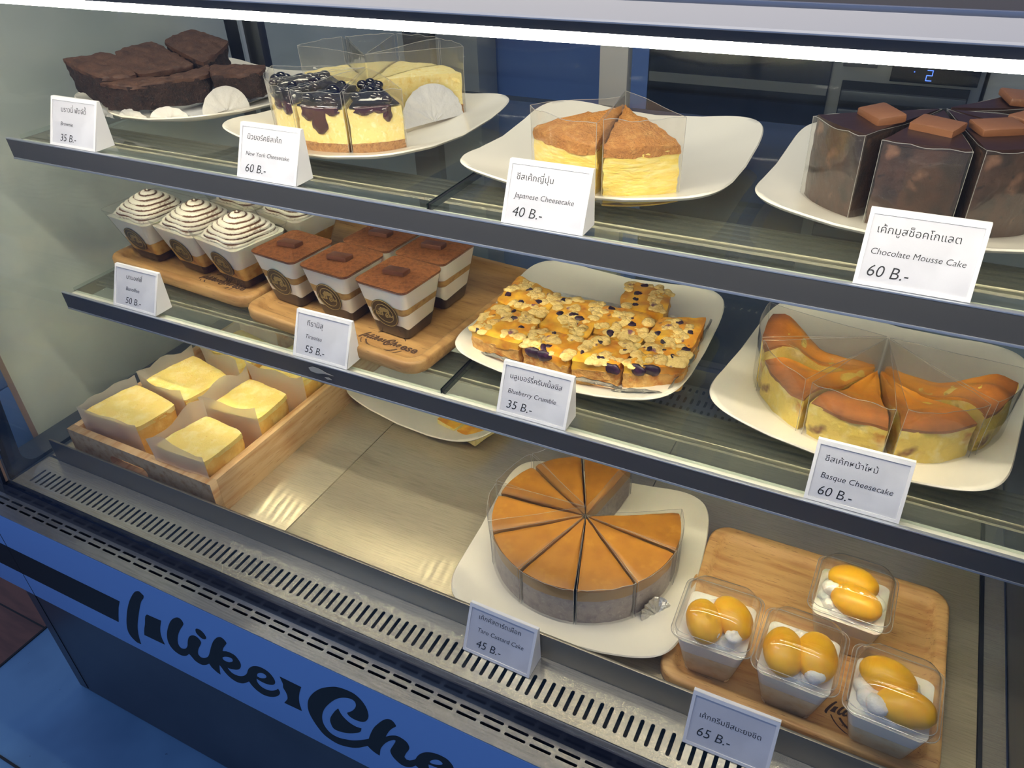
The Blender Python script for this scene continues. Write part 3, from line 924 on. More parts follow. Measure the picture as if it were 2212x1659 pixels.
plate(0.126, 0.738, S1, -0.10, 'white square plate under the brownies')
plate(0.400, 0.710, S1, -0.09, 'white square plate under the blueberry topped and plain cheesecake slices', 0.126)
plate(0.690, 0.708, S1, 0.01, 'white square plate holding two golden topped souffle cheesecake slices', 0.124)
plate(0.963, 0.720, S1, -0.04, 'white square plate under the chocolate mousse slices', 0.126)
plate(0.6745, 0.702, S2, 0.0, 'white square plate under the blueberry crumble squares', 0.126)
plate(0.9615, 0.705, S2, -0.13, 'white square plate under the basque cheesecake slices', 0.130)
plate(0.425, 0.795, 0.0, -0.15, 'white square plate set back on the steel deck below the shelf', 0.126)
plate(0.7260, 0.5635, 0.0, 0.105, 'white square plate under the round taro custard cake', 0.124)


def brand(parent, x, y, z, k):
    """the scorched shop mark: script words over arcs with a line of capitals"""
    keys = ('paren', 'square', 'like', 'like_k', 'like_e', 'dot', 'flag', 'che', 'che_e', 'blob')
    M4 = Matrix.Translation((x, y, z)) @ Matrix.Diagonal((k, k, 1, 1)) @ Matrix.Translation((-0.5, 0.115, 0))
    mesh_obj('brand_mark', flat_mesh(logo_polys(keys), 0.0003), MT['burn'], parent, M4)
    me = fit(text_mesh('ese', 0.03), 0.695, 0.19, -0.150)
    mesh_obj('brand_mark', me, MT['burn'], parent, M4 @ Matrix.Diagonal((1, 1, .05, 1)))
    me = fit(text_mesh('HOMEMADE ALL MENU', -0.005), 0.32, 0.34, -0.255)
    for v in me.vertices:
        v.co.y += 0.9 * (v.co.x - 0.49) ** 2
    mesh_obj('brand_mark', me, MT['burn'], parent, M4 @ Matrix.Diagonal((1, 1, .05, 1)))
    arcs = []
    for r0, r1, a0, a1 in ((0.205, 0.222, 205, 335), (0.265, 0.274, 200, 340), (0.205, 0.215, 35, 145)):
        pa = [(0.49 + r0 * math.cos(math.radians(a0 + (a1 - a0) * i / 24)), -0.10 + 0.75 * r0 * math.sin(math.radians(a0 + (a1 - a0) * i / 24))) for i in range(25)]
        pb = [(0.49 + r1 * math.cos(math.radians(a0 + (a1 - a0) * i / 24)), -0.10 + 0.75 * r1 * math.sin(math.radians(a0 + (a1 - a0) * i / 24))) for i in range(25)]
        arcs.append(pa + pb[::-1])
    mesh_obj('brand_mark', flat_mesh(arcs, 0.0003), MT['burn'], parent, M4)


def tray(x, y, z, rz, hx, hy, label, m, mark, h=0.0165):
    t = thing('wooden_tray', label, 'wooden tray', (x, y, z), rz, 'wooden serving trays')
    bm = bmesh.new()
    R = 0.022
    L = [rr(hx - .004, hy - .004, R - .004, 0.0, 6), rr(hx - .001, hy - .001, R, .002, 6), rr(hx, hy, R, .006, 6), rr(hx, hy, R, h - .003, 6), rr(hx - .0012, hy - .0012, R - .0012, h - .0006, 6),
         rr(hx - .003, hy - .003, R - .003, h, 6), rr(hx - .009, hy - .009, R - .006, h, 6), rr(hx - .0115, hy - .0115, R - .0075, h - .001, 6),
         rr(hx - .0145, hy - .0145, R - .010, h - .0065, 6), rr(hx - .019, hy - .019, R - .012, h - .009, 6), rr(hx - .03, hy - .03, R - .012, h - .0092, 6)]
    loft(bm, L)
    finish(bm, 'board', m, t, 50)
    if mark:
        brand(t, mark[0], mark[1], h - .0089, mark[2])
    return t


tray(0.1415, 0.7300, S2, -0.075, 0.1360, 0.1300, 'smaller wooden tray holding the banoffee cups at the left end of the shelf', MT['wood2'], (0.055, -0.0985, 0.115))
tray(0.4170, 0.6880, S2, -0.095, 0.1330, 0.1260, 'acacia wooden tray holding the tiramisu cups', MT['wood2'], (0.062, -0.091, 0.115))
tray(0.9650, 0.5585, 0.0, 0.0, 0.1215, 0.1090, 'light wooden tray with a scorched mark holding mango cups on the steel deck', MT['wood'], (0.066, -0.0700, 0.125))


# ------------------------------------------------------------------ wedge slices
def wedge_fn(r, da, z, bulge=0.0):
    def f(u, v):
        rho = r * (0.02 + 0.98 * u)
        a = da * v
        zz = z(u, v) if callable(z) else z
        return Vector((rho * math.cos(a), rho * math.sin(a), zz))
    return f


def wedge(name, m, parent, r, da, zb, zt, amp=0.0, scale=120, seed=0.0, nu=12, nv=12, nz=6, a0=0.0, smooth=50):
    bm = bmesh.new()
    solid(bm, wedge_fn(r, da, zt), wedge_fn(r, da, zb), nu, nv, nz)
    if a0:
        bm.transform(Matrix.Rotation(a0, 4, 'Z'))
    if amp:
        displace(bm, amp, scale, seed, 0.0)
    return finish(bm, name, m, parent, smooth)


def collar(parent, r, da, h, flare=0.0, seed=0.0, z0=0.0006, g=0.0016, name='film_collar', m=None):
    """clear film wrapped round a slice: along one cut side, round the tip and the other side, across the outer arc"""
    pts = []
    na = 12
    rr0 = r + g
    pad = g / max(r, .01)
    for i in range(na + 1):
        a = -pad * .4 + (da + pad * .8) * i / na
        pts.append(Vector((rr0 * math.cos(a), rr0 * math.sin(a), 0)))
    for i in range(1, 6):
        k = 1 - i / 6
        pts.append(Vector((rr0 * k * math.cos(da) - g * math.sin(da) * .5, rr0 * k * math.sin(da) + g * math.cos(da) * .5, 0)))
    pts.append(Vector((-g * math.cos(da / 2), -g * math.sin(da / 2), 0)))
    for i in range(5, 0, -1):
        k = 1 - i / 6
        pts.append(Vector((rr0 * k, -g * .5, 0)))
    bm = bmesh.new()
    rows = []
    for j in range(5):
        t = j / 4
        row = []
        for q, p in enumerate(pts):
            wob = noise.noise(Vector((q * .5, t * 2, seed * 5.1))) * .0012 * t
            c = p * (1 + flare * t * t + wob * 6)
            dz = noise.noise(Vector((q * .35, seed * 3.7, 2.2))) * .003 * t
            row.append(bm.verts.new((c.x, c.y, z0 + h * t + dz)))
        rows.append(row)
    n = len(pts)
    for a, b in zip(rows, rows[1:]):
        for i in range(n):
            bm.faces.new((a[i], a[(i + 1) % n], b[(i + 1) % n], b[i]))
    tv = [v.co.copy() for v in rows[-1]]
    k0 = len(bm.faces)
    add_tube(bm, tv[:13], .00028, 5)  # thin tubes carry the painted highlight of the film's edges
    add_tube(bm, tv[12:] + tv[:1], .0002, 5)
    for q in (0, 12):
        add_tube(bm, [r[q].co.copy() for r in rows], .00025, 5)
    bm.faces.ensure_lookup_table()
    for f in bm.faces[k0:]:
        f.material_index = 1
    o = finish(bm, name, m or MT['film'], parent, 60)
    o.data.materials.append(MT['edge_glint'])
    return o


def place_wedge(name, label, cat, c, z, a0, group, out=0.003, da=0.0):
    m = math.radians(a0) + da / 2
    return thing(name, label, cat, (c[0] + out * math.cos(m), c[1] + out * math.sin(m), z), math.radians(a0), group)


# ---- New York cheesecake
def jam_top(parent, r, da, z, seed, drips):
    rnd = random.Random(seed)
    bm = bmesh.new()

    def top(u, v):
        rho = r * (0.30 + 0.72 * u)
        a = da * (0.04 + 0.92 * v)
        e = min(u, 1 - u, v, 1 - v)
        hgt = 0.0090 * min(1, e * 5) ** .6 + 0.003 * noise.noise(Vector((rho * 160, a * 12, seed)))
        return Vector((rho * math.cos(a), rho * math.sin(a), z + max(hgt, .0006)))

    def bot(u, v):
        p = top(u, v)
        return Vector((p.x, p.y, z - 0.0008))
    solid(bm, top, bot, 12, 12, 1)
    for _ in range(13):
        u, v = rnd.uniform(.12, .97), rnd.uniform(.12, .88)
        p = top(u, v)
        add_ball(bm, (p.x, p.y, z + rnd.uniform(.004, .0085)), rnd.uniform(.0048, .0068), 12, 8, (1, 1, .8))
    o = finish(bm, 'blueberry_topping', MT['jam'], parent, 60)
    bm = bmesh.new()
    for fa, ln, wd in drips:
        a = da * fa
        n = 9
        loops = []
        for i in range(n + 1):
            t = i / n
            if t < .25:                              # over the edge
                q = t / .25
                rho, zz = r - .006 * (1 - q) + .0015 * q, z + .003 * (1 - q * q)
            else:
                q = (t - .25) / .75
                rho, zz = r + .0015, z - ln * q
            w_ = wd * (1.25 - .55 * t if t < .6 else .92 + .25 * math.sin((t - .6) / .4 * PI)) * (1 if t < .97 else .5)
            th = 0.0032 if t > .6 else .0024
            lp = []
            for k in range(8):
                b = 2 * PI * k / 8
                s, d = w_ * math.cos(b), th * math.sin(b)
                lp.append(Vector(((rho + d * .6) * math.cos(a) - s * math.sin(a), (rho + d * .6) * math.sin(a) + s * math.cos(a), zz - (0 if t < .97 else .0015))))
            loops.append(lp)
        loft(bm, loops)
    if drips:
        finish(bm, 'syrup_drip', MT['jam_red'], o, 70)
    else:
        bm.free()


NYC = (0.4030, 0.7100)
NZ = S1 + 0.0085
da = math.radians(30.6)
nyc = [(-66.4, 'blueberry cheesecake slice with a short drip, right end of the topped row', 1, [(.72, .014, .0042), (.30, .006, .009), (.6, .005, .009)], .0),
       (-98.4, 'blueberry cheesecake slice with a long thick syrup drip down its front', 2, [(.5, .024, .0080), (.28, .012, .008), (.78, .006, .007)], .0),
       (-130.4, 'blueberry cheesecake slice behind the New York Cheesecake card', 3, [(.8, .010, .008), (.45, .008, .009)], .0),
       (-163.0, 'blueberry cheesecake slice with a bare yellow edge beside the brownies', 4, [], .0),
       (42.5, 'plain yellow cheesecake slice directly behind the upright foil cake base', 0, None, .0),
       (74.5, 'plain yellow cheesecake slice at the back right of the cheesecake plate', 0, None, .0),
       (107.0, 'plain yellow cheesecake slice at the back left of the cheesecake plate', 0, None, .0),
       (140.0, 'plain yellow cheesecake slice behind the blueberry slice beside the brownies', 0, None, .0)]
for k, (a0, lab, sd, drips, _) in enumerate(nyc):
    t = place_wedge('cheesecake_slice', lab, 'cake slice', NYC, NZ, a0, 'cheesecake slices on the second plate', 0.003, da)
    wedge('biscuit_crust', MT['crust'], t, .1005, da, 0.0, .0125, .0012, 160, k)
    wedge('cheesecake', MT['cheese'], t, .1000, da, .0122, lambda u, v: .0475 - .004 * max(0, u - .8) ** 1 * 5 * .5, .0012, 70, k + 9)
    if sd:
        jam_top(t, .099, da, .0478, sd, drips)
    collar(t, .1012, da, .062 if sd else .074, .012, k)

# folded-up foil cake base standing in the gap left by a sold slice
bm = bmesh.new()


def half_disc(w_, h_, n1=26, n2=8, rip=.0012, freq=22):
    R_ = [[None] * (n2 + 1) for _ in range(n1 + 1)]
    for i in range(n1 + 1):
        a = PI * i / n1
        for j in range(n2 + 1):
            t = j / n2
            R_[i][j] = Vector((w_ * math.cos(a) * t, rip * math.sin(a * freq) * t + .002 * noise.noise(Vector((a * 3, t * 4, w_ * 99))), h_ * math.sin(a) * t))
    return R_


def sheet(bm, G, th=.0005):
    n1, n2 = len(G) - 1, len(G[0]) - 1
    for off, flip in ((0, 0), (th, 1)):
        V = [[bm.verts.new(p + Vector((0, off, 0))) for p in row] for row in G]
        for i in range(n1):
            for j in range(n2):
                f = (V[i][j], V[i + 1][j], V[i + 1][j + 1], V[i][j + 1])
                bm.faces.new(f[::-1] if flip else f)


sheet(bm, half_disc(.041, .040))
o = finish(bm, 'foil_cake_base', MT['foil_white'], None, 60, recalc=False)
o.location = (0.463, 0.741, S1 + 0.0105)
o.rotation_euler = (0.22, 0.0, math.radians(69))
o.rotation_mode = 'XYZ'
o.rotation_euler = (math.radians(-10), 0, math.radians(66))
tag(o, 'crinkled silver foil cake base standing upright beside the cheesecake slices', 'foil cake base')

# ---- Japanese souffle cheesecake
JC = (0.7060, 0.6800)
for k, (a0, a1, r, lab) in enumerate(((-140, -85, .082, 'souffle cheesecake slice with golden top, nearer the left plate edge'),
                                      (-81, -38, .086, 'souffle cheesecake slice with golden top, standing to the right of its twin'))):
    d = math.radians(a1 - a0)
    t = place_wedge('souffle_cheesecake_slice', lab, 'cake slice', JC, NZ, a0, 'golden souffle cheesecake slices', 0.002, d)
    wedge('gold_base', MT['gold'], t, r + .003, d, -.0005, .0006, .0, nz=1)
    wedge('cheesecake', MT['jap'], t, r, d, .0008, lambda u, v: .0435, .0022, 90, k + 3, 16, 16, 12)
    wedge('golden_crust', MT['jap_top'], t, r + .0014, d, lambda u, v: .0430 - .003 * max(0, u - .8) * 5, lambda u, v: .0555 - .0085 * u ** 3 + .003 * (1 - abs(2 * v - 1)), .0022, 130, k + 5, 18, 16, 4)
    collar(t, r + .001, d, .066 if k == 0 else .070, .01, k + 20)

# ---- chocolate mousse cake
CC = (0.9600, 0.7220)
da = math.radians(33.0)
for k, (a0, lab) in enumerate(((-150, 'chocolate mousse slice turned aside at the left end of its plate'), (-110.5, 'chocolate mousse slice behind the Chocolate Mousse Cake card'),
                               (-73.5, 'chocolate mousse slice right of the two others, cut off by the frame edge'), (-37, 'chocolate mousse slice at the far right edge'),
                               (18, 'chocolate mousse slice standing at the back of its plate'))):
    t = place_wedge('chocolate_mousse_slice', lab, 'cake slice', CC, NZ, a0, 'chocolate mousse slices', 0.004, da)
    wedge('foil_base', MT['foil'], t, .1025, da, -.0006, .0006, .0008, 200, k, nz=1)
    wedge('mousse', MT['mousse'], t, .0990, da, .0008, .0655, .0016, 60, k, 12, 12, 10)
    wedge('glaze', MT['mousse_top'], t, .0992, da, .0655, .0690, .0006, 60, k, 10, 10, 2)
    bm = bmesh.new()
    add_box(bm, -.0165, .0165, -.0115, .0115, 0, .0065, .0018)
    displace(bm, .0012, 150, k + .5)
    bm.transform(Matrix.Translation((.060 * math.cos(da * .55), .060 * math.sin(da * .55), .0688)) @ Matrix.Rotation(da / 2 + PI / 2 + random.uniform(-.4, .4), 4, 'Z') @ Matrix.Rotation(.08, 4, 'X'))
    finish(bm, 'chocolate_bar_piece', MT['choc'], t, 40)
    collar(t, .1003, da, .0675, .006, k + 40)

# ---- Basque cheesecake
BC = (0.9660, 0.7060)
da = math.radians(35.0)
for k, (a0, lab) in enumerate(((-192, 'basque cheesecake slice with a tall scorched rim at the left end'), (-154.5, 'basque cheesecake slice second from the left, dark streaks on its side'),
                               (-116.5, 'basque cheesecake slice right above the Basque Cheesecake card'), (-77.5, 'basque cheesecake slice with a torn notch in its front rim'),
                               (-39.0, 'basque cheesecake slice at the right end, pale side showing'))):
    t = place_wedge('basque_cheesecake_slice', lab, 'cake slice', BC, S2 + .0085, a0, 'basque cheesecake slices', 0.003, da)
    sd = k * 1.7

    def rim(u, v, sd=sd, tall=(.012 if k in (0, 4) else .003)):
        t_ = max(0.0, min(1.0, (u - .40) / .48))
        return .0275 + (.0125 + tall) * t_ * t_ * (3 - 2 * t_) - .0045 * max(0, (u - .88) / .12) + .006 * noise.noise(Vector((v * 2.6, u * 1.5, sd)))
    wedge('cheesecake', MT['basque'], t, .107, da, .0, lambda u, v: rim(u, v) - .0012, .0028, 55, k + 2, 14, 14, 10)
    bm = bmesh.new()
    solid(bm, wedge_fn(.1075, da, lambda u, v: rim(u, v) + .0006), wedge_fn(.1075, da, lambda u, v: rim(u, v) - .0022), 18, 14, 1)
    displace(bm, .0009, 90, k + 7.0)
    finish(bm, 'scorched_top', MT['basque_top'], t, 50)
    collar(t, .1092, da, .062, .015, k + 60)

# ---- round taro custard cake, ten portions, one sold
TC = (0.7228, 0.5705)
TZ = 0.0085
da = math.radians(33.0)
taro_lab = ['standing with its cream coloured cut side turned to the empty gap', 'second from the gap on the far side of the cake', 'on the far left of the cake, at the back', 'on the left of the cake',
            'at the front left of the cake', 'at the front, left of the open middle cut', 'at the front, right of the open middle cut', 'at the front right of the cake', 'with a cut side along the gap at the right']
for k in range(9):
    a0 = 84.5 + k * 34.0 - 4.0
    if k:
        a0 += 4.0 * (k / 8)
    t = place_wedge('taro_custard_slice', 'taro custard cake slice ' + taro_lab[k], 'cake slice', TC, TZ, a0, 'slices of the round taro custard cake', 0.0022, da)
    wedge('foil_base', MT['foil'], t, .1015, da, -.0012, .0004, .0008, 220, k, nz=1)
    wedge('taro_sponge', MT['taro'], t, .0985, da, .0006, .0350, .0008, 150, k, 10, 12, 6)
    wedge('custard', MT['taro_custard'], t, .0987, da, .0350, .0490, .0005, 90, k, 10, 12, 3)
    wedge('caramel_skin', MT['taro_top'], t, .0992, da, .0488, lambda u, v: .0530 - .002 * max(0, abs(2 * v - 1) - .9) * 10 - .0015 * max(0, u - .93) * 14, .0005, 60, k, 14, 14, 2)
    collar(t, .1002, da, .0545 if k > 3 else .066, .004 if k > 3 else .02, k + 80)
bm = bmesh.new()
sheet(bm, half_disc(.018, .020, 20, 6, .0015, 18))
o = finish(bm, 'foil_cake_base', MT['foil'], None, 60, recalc=False)
o.location = (0.8240, 0.5170, 0.0110)
o.rotation_euler = (math.radians(-25), 0, math.radians(52))
tag(o, 'small crumpled foil cake base showing at the right foot of the taro cake', 'foil cake base')

# ---- yellow slices lying on the rear plate
for (x, y, rz, lab) in ((0.478, 0.722, -.30, 'flat yellow cake slice lying on the rear plate, the one nearer its middle'), (0.514, 0.712, -.25, 'flat yellow cake slice lying near the front corner of the rear plate')):
    bm = bmesh.new()
    add_box(bm, -.017, .017, -.03, .03, 0, .010, .002)
    bmesh.ops.subdivide_edges(bm, edges=bm.edges, cuts=2)
    displace(bm, .001, 90, x)
    t = thing('cake_slice', lab, 'cake slice', (x, y, 0.0085), rz, 'yellow slices on the rear plate')
    finish(bm, 'sponge', MT['cheese'], t, 50)
    bm = bmesh.new()
    add_box(bm, -.0166, .0166, -.0296, .0296, .0098, .0115, .0006)
    finish(bm, 'glaze', MT['custard'], t, 50)


# ------------------------------------------------------------------ blocks cut from a tray bake
def centre(q):
    return sum((Vector(p) for p in q), Vector()) / 4


def quad_fn(q, c, dz=0.0, grow=0.0, dome=0.0, rnd_=.06):
    P = [Vector(p) - c for p in q]
    m = sum(P, Vector()) / 4
    P = [p + (p - m) * grow for p in P]

    def f(u, v):
        uu = .5 + (u - .5) * (1 - rnd_ * abs(2 * v - 1) ** 5)
        vv = .5 + (v - .5) * (1 - rnd_ * abs(2 * u - 1) ** 5)
        a = P[0].lerp(P[1], uu)
        b = P[3].lerp(P[2], uu)
        r = a.lerp(b, vv)
        return r + Vector((0, 0, dz + dome * (1 - (2 * u - 1) ** 4) * (1 - (2 * v - 1) ** 4)))
    return f


def block_thing(name, label, cat, q, thick, group):
    c = centre(q)
    c.z -= thick
    return thing(name, label, cat, c, 0, group), c


brown = [((0.010, 0.636, 0.466), (0.076, 0.627, 0.452), (0.106, 0.658, 0.450), (0.041, 0.683, 0.466), 'brownie at the left end of the pile, its underside overhanging the foil'),
         ((0.042, 0.686, 0.466), (0.106, 0.660, 0.450), (0.128, 0.728, 0.448), (0.035, 0.750, 0.466), 'brownie in the middle of the back row'),
         ((0.059, 0.748, 0.467), (0.139, 0.732, 0.450), (0.105, 0.815, 0.458), (0.043, 0.812, 0.470), 'highest brownie at the back of the plate, split from the rest by a wide cut'),
         ((0.078, 0.624, 0.446), (0.123, 0.636, 0.444), (0.142, 0.681, 0.445), (0.107, 0.662, 0.447), 'small brownie in the front row right behind the Brownie card'),
         ((0.124, 0.638, 0.444), (0.170, 0.706, 0.444), (0.142, 0.735, 0.447), (0.141, 0.686, 0.446), 'brownie in the front row with a rough crumbly front'),
         ((0.172, 0.708, 0.444), (0.232, 0.728, 0.447), (0.215, 0.758, 0.448), (0.146, 0.738, 0.447), 'brownie at the right end of the front row next to the cheesecakes')]
for k, (a, b, c_, d, lab) in enumerate(brown):
    q = (a, b, c_, d)
    th = .034 if k < 3 else .030
    t, c = block_thing('brownie', lab, 'brownie', q, th, 'cut brownies')
    bm = bmesh.new()
    solid(bm, quad_fn(q, c, -.003, 0, 0, .08), quad_fn(q, c, -th, -.03, 0, .08), 14, 14, 8)
    displace(bm, .0036, 85, k + .3, octaves=3)
    finish(bm, 'crumb', MT['brownie'], t, 70)
    bm = bmesh.new()
    solid(bm, quad_fn(q, c, -.0004, .05, .0012, .08), quad_fn(q, c, -.0050, .04, 0, .08), 20, 20, 2)
    displace(bm, .0022, 85, k + 5.3, octaves=3)
    finish(bm, 'crust', MT['brownie_top'], t, 70)

# scalloped foil liners
def foil_liner(label, x, y, z, hx, hy, rz, lobes, m, lift=.0025):
    t = thing('foil_liner', label, 'foil liner', (x, y, z), rz, 'scalloped foil liners')
    bm = bmesh.new()
    loops = []
    for s, zz in ((1.0, .004), (.9, .0006), (.5, 0), (.05, 0)):
        lp = rr(hx * s, hy * s, .02 * s, zz, 8)
        for i, p in enumerate(lp):
            if s > .8:
                p.z += .002 * noise.noise(Vector((i * .9, s * 5, x * 30))) + .001
        loops.append(lp)
    loft(bm, loops, False, True)
    finish(bm, 'sheet', m, t, 60, recalc=False)
    for (lx, ly, ang, w_, h_, tilt) in lobes:
        bm = bmesh.new()
        sheet(bm, half_disc(w_, h_, 18, 5, .0007, 24))
        bm.transform(Matrix.Translation((lx, ly, lift)) @ Matrix.Rotation(math.radians(ang), 4, 'Z') @ Matrix.Rotation(math.radians(tilt), 4, 'X'))
        finish(bm, 'scallop', m, t, 60, recalc=False)
    return t


foil_liner('scalloped foil liner showing its white lobes under the brownies', 0.126, 0.716, S1 + .0085, .085, .080, -.10,
           [(-.105, -.070, -35, .024, .020, -25), (-.037, -.100, -8, .022, .014, 18), (.010, -.094, 12, .021, .014, 18), (.048, -.074, 38, .022, .016, 14), (.083, -.020, 66, .028, .030, 8), (.075, .060, 80, .026, .026, -5)], MT['foil_white'])
foil_liner('crinkled silver foil liner under the blueberry crumble squares', 0.678, 0.682, S2 + .0085, .108, .082, -.0,
           [(-.106, -.060, -60, .022, .014, 25), (-.060, -.084, -4, .030, .012, 38), (.040, -.086, 4, .030, .013, 38), (.086, -.083, 16, .028, .013, 38), (.113, -.040, 84, .034, .022, 16), (.114, .035, 92, .034, .022, 14)], MT['foil'], .009)

# blueberry crumble squares
Z5 = 0.2415
cr = [((.573, .604), (.634, .5985), (.634, .652), (.5690, .668), 'crumble square at the front left corner'), ((.5685, .671), (.634, .655), (.629, .713), (.5655, .737), 'crumble square with an orange bare patch, back of the left column'),
      ((.6365, .5980), (.691, .592), (.6945, .633), (.6355, .640), 'crumble square behind the Blueberry Crumble card, a dark berry smear on its front'), ((.6355, .643), (.6940, .636), (.6825, .717), (.6310, .709), 'crumble square with a row of berries at its back edge'),
      ((.6935, .592), (.7395, .602), (.7470, .646), (.6935, .646), 'crumble square left of the front right corner piece'), ((.6930, .649), (.7475, .649), (.7390, .712), (.6850, .711), 'crumble square in the third column, pale crumbs around a yellow patch'),
      ((.7425, .603), (.797, .626), (.7955, .659), (.7490, .645), 'crumble square at the front right corner, purple juice on its side'), ((.7500, .649), (.7960, .662), (.7920, .728), (.7460, .706), 'crumble square at the right end of the middle row'),
      ((.6980, .717), (.7500, .716), (.7400, .775), (.6880, .773), 'crumble square alone at the back')]
for k, (a, b, c_, d, lab) in enumerate(cr):
    rnd = random.Random(50 + k)
    q = [(p[0], p[1], Z5) for p in (a, b, c_, d)]
    t, c = block_thing('blueberry_crumble_square', 'blueberry ' + lab, 'cake square', q, .030, 'blueberry crumble squares')
    bm = bmesh.new()
    solid(bm, quad_fn(q, c, -.009, .01), quad_fn(q, c, -.030, -.01), 10, 10, 6)
    displace(bm, .0020, 110, k + .2)
    finish(bm, 'shortcrust', MT['shortcrust'], t, 60)
    bm = bmesh.new()
    solid(bm, quad_fn(q, c, -.0006, .012, .001), quad_fn(q, c, -.0105, .0), 14, 14, 3)
    displace(bm, .0024, 80, k + 3.2)
    finish(bm, 'custard_filling', MT['custard'], t, 60)
    f = quad_fn(q, c, .0)
    bm = bmesh.new()
    for _ in range(120):
        u, v = rnd.random(), rnd.random()
        if noise.noise(Vector((u * 3, v * 3, k * 2.2))) < -.02:
            continue
        p = f(u * .96 + .02, v * .96 + .02)
        r_ = rnd.uniform(.0030, .0078)
        add_ball(bm, (p.x, p.y, p.z - .0005), r_, 9, 6, (1, rnd.uniform(.7, 1.1), rnd.uniform(.22, .42)), Matrix.Rotation(rnd.uniform(0, 3), 3, 'Z'))
    displace(bm, .0012, 240, k + 8.2)
    o = finish(bm, 'crumbs', MT['crumble'], t, 70)
    o['kind'] = 'stuff'
    for _ in range(4):
        u, v = rnd.uniform(.08, .92), rnd.uniform(.05, .95)
        p = f(u, v)
        bm = bmesh.new()
        add_ball(bm, (p.x, p.y, p.z - .0004), rnd.uniform(.0030, .0058), 12, 8, (1, rnd.uniform(.6, 1), .6), Matrix.Rotation(rnd.uniform(0, 3), 3, 'Z'))
        displace(bm, .0016, 220, u * 9)
        finish(bm, 'blueberry', MT['berry'], t, 70)
    if k in (2, 4, 6):                                        # berries burst over the front edge
        for fu in (.25, .5) if k != 4 else (.9,):
            p = f(fu, 0.0)
            bm = bmesh.new()
            add_ball(bm, (p.x, p.y - .0005, p.z - .004), .0075, 12, 8, (1.2, .45, .8))
            displace(bm, .002, 160, fu * 7 + k)
            finish(bm, 'burst_blueberry', MT['berry'], t, 70)

# ------------------------------------------------------------------ pine box of steamed bread
bx = thing('wooden_box', 'open pine box with a hand slot holding yellow bread squares', 'wooden box', (0.1745, 0.6150, 0.0), -0.012)
X, Y, H = 0.1275, 0.1720, 0.0515
for nm, y0, y1 in (('front_panel', -Y, -Y + .0105), ('rear_panel', Y - .0105, Y)):
    me = flat_mesh([[(-X, 0), (X, 0), (X, H), (-X, H)], slot(-.022, .024, .034, .0085, 6)], .0105)
    mesh_obj(nm, me, MT['boxwood'], bx, Matrix(((1, 0, 0, 0), (0, 0, -1, (y0 + y1) / 2), (0, 1, 0, 0), (0, 0, 0, 1))))
for x0, x1 in ((-X, -X + .0105), (X - .0105, X)):
    box('side_panel', MT['boxwood'], bx, x0, x1, -Y + .0106, Y - .0106, 0, H, .0008)
box('bottom_panel', MT['boxwood'], bx, -X + .0106, X - .0106, -Y + .0106, Y - .0106, .001, .006)

bread = [((.0640, .4615), (.1600, .4660), (.1670, .5240), (.0780, .5380), 'yellow bread square at the front left of the pine box'),
         ((.0800, .5480), (.1720, .5340), (.1830, .6040), (.0950, .6250), 'yellow bread square in the middle of the left column'),
         ((.2060, .4500), (.2890, .4520), (.2900, .5160), (.2200, .5240), 'yellow bread square at the front right corner of the pine box'),
         ((.2080, .5360), (.2890, .5430), (.2860, .6040), (.2120, .6120), 'yellow bread square in the middle of the right column, half hidden by paper'),
         ((.2060, .6250), (.2880, .6330), (.2870, .7050), (.2080, .7060), 'yellow bread square at the rear right under the shelf lip'),
         ((.1020, .6380), (.1860, .6200), (.1900, .6900), (.1060, .7080), 'yellow bread square at the rear left of the pine box')]


def paper_sheet(parent, pts, h0, h1, seed, m):
    bm = bmesh.new()
    rows = []
    n = len(pts)
    for j in range(7):
        t = j / 6
        row = []
        for i, p in enumerate(pts):
            w_ = noise.noise(Vector((i * .55, t * 1.5, seed)))
            hh = h0 + (h1 - h0) * (0.75 + .45 * noise.noise(Vector((i * .28, seed * 2.1, 1.0))))
            d = Vector((p[0], p[1], 0))
            out = d.normalized() * (.0035 * w_ * t + .004 * t * t)
            row.append(bm.verts.new((p[0] + out.x, p[1] + out.y, hh * t)))
        rows.append(row)
    for a, b in zip(rows, rows[1:]):
        for i in range(n - 1):
            bm.faces.new((a[i], a[i + 1], b[i + 1], b[i]))
    return finish(bm, 'greaseproof_paper', m, parent, 70, recalc=False)


for k, (a, b, c_, d, lab) in enumerate(bread):
    th = .062
    q = [(p[0], p[1], .0735) for p in (a, b, c_, d)]
    t, c = block_thing('bread_square', lab, 'bread', q, th, 'bread squares in the pine box')
    bm = bmesh.new()
    solid(bm, quad_fn(q, c, -.0025, -.004), quad_fn(q, c, -th, -.02), 10, 10, 8)
    displace(bm, .0020, 50, k + .7)
    finish(bm, 'side_crust', MT['bread_side'], t, 60)
    bm = bmesh.new()
    solid(bm, quad_fn(q, c, .0, .004, .0012), quad_fn(q, c, -.0065, .004), 12, 12, 2)
    displace(bm, .0012, 60, k + 4.7)
    finish(bm, 'crumb', MT['bread'], t, 60)
    P = [Vector((p[0] - c.x, p[1] - c.y, 0)) * 1.03 for p in q]
    path = []
    segs = {0: ((1, 0), (0, 3)), 1: ((1, 0), (0, 3)), 2: ((1, 0), (0, 3)), 3: ((1, 0), (0, 3)), 4: ((1, 0),), 5: ((1, 0), (0, 3), (3, 2))}[k]
    for s0, s1 in segs:
        for i in range(9):
            path.append(P[s0].lerp(P[s1], i / 9 + (.0 if s0 else .0)))
    path.append(P[segs[-1][1]])
    paper_sheet(t, path, .055, (.078, .086, .088, .092, .084, .086)[k], k * 1.3, MT['paper'])


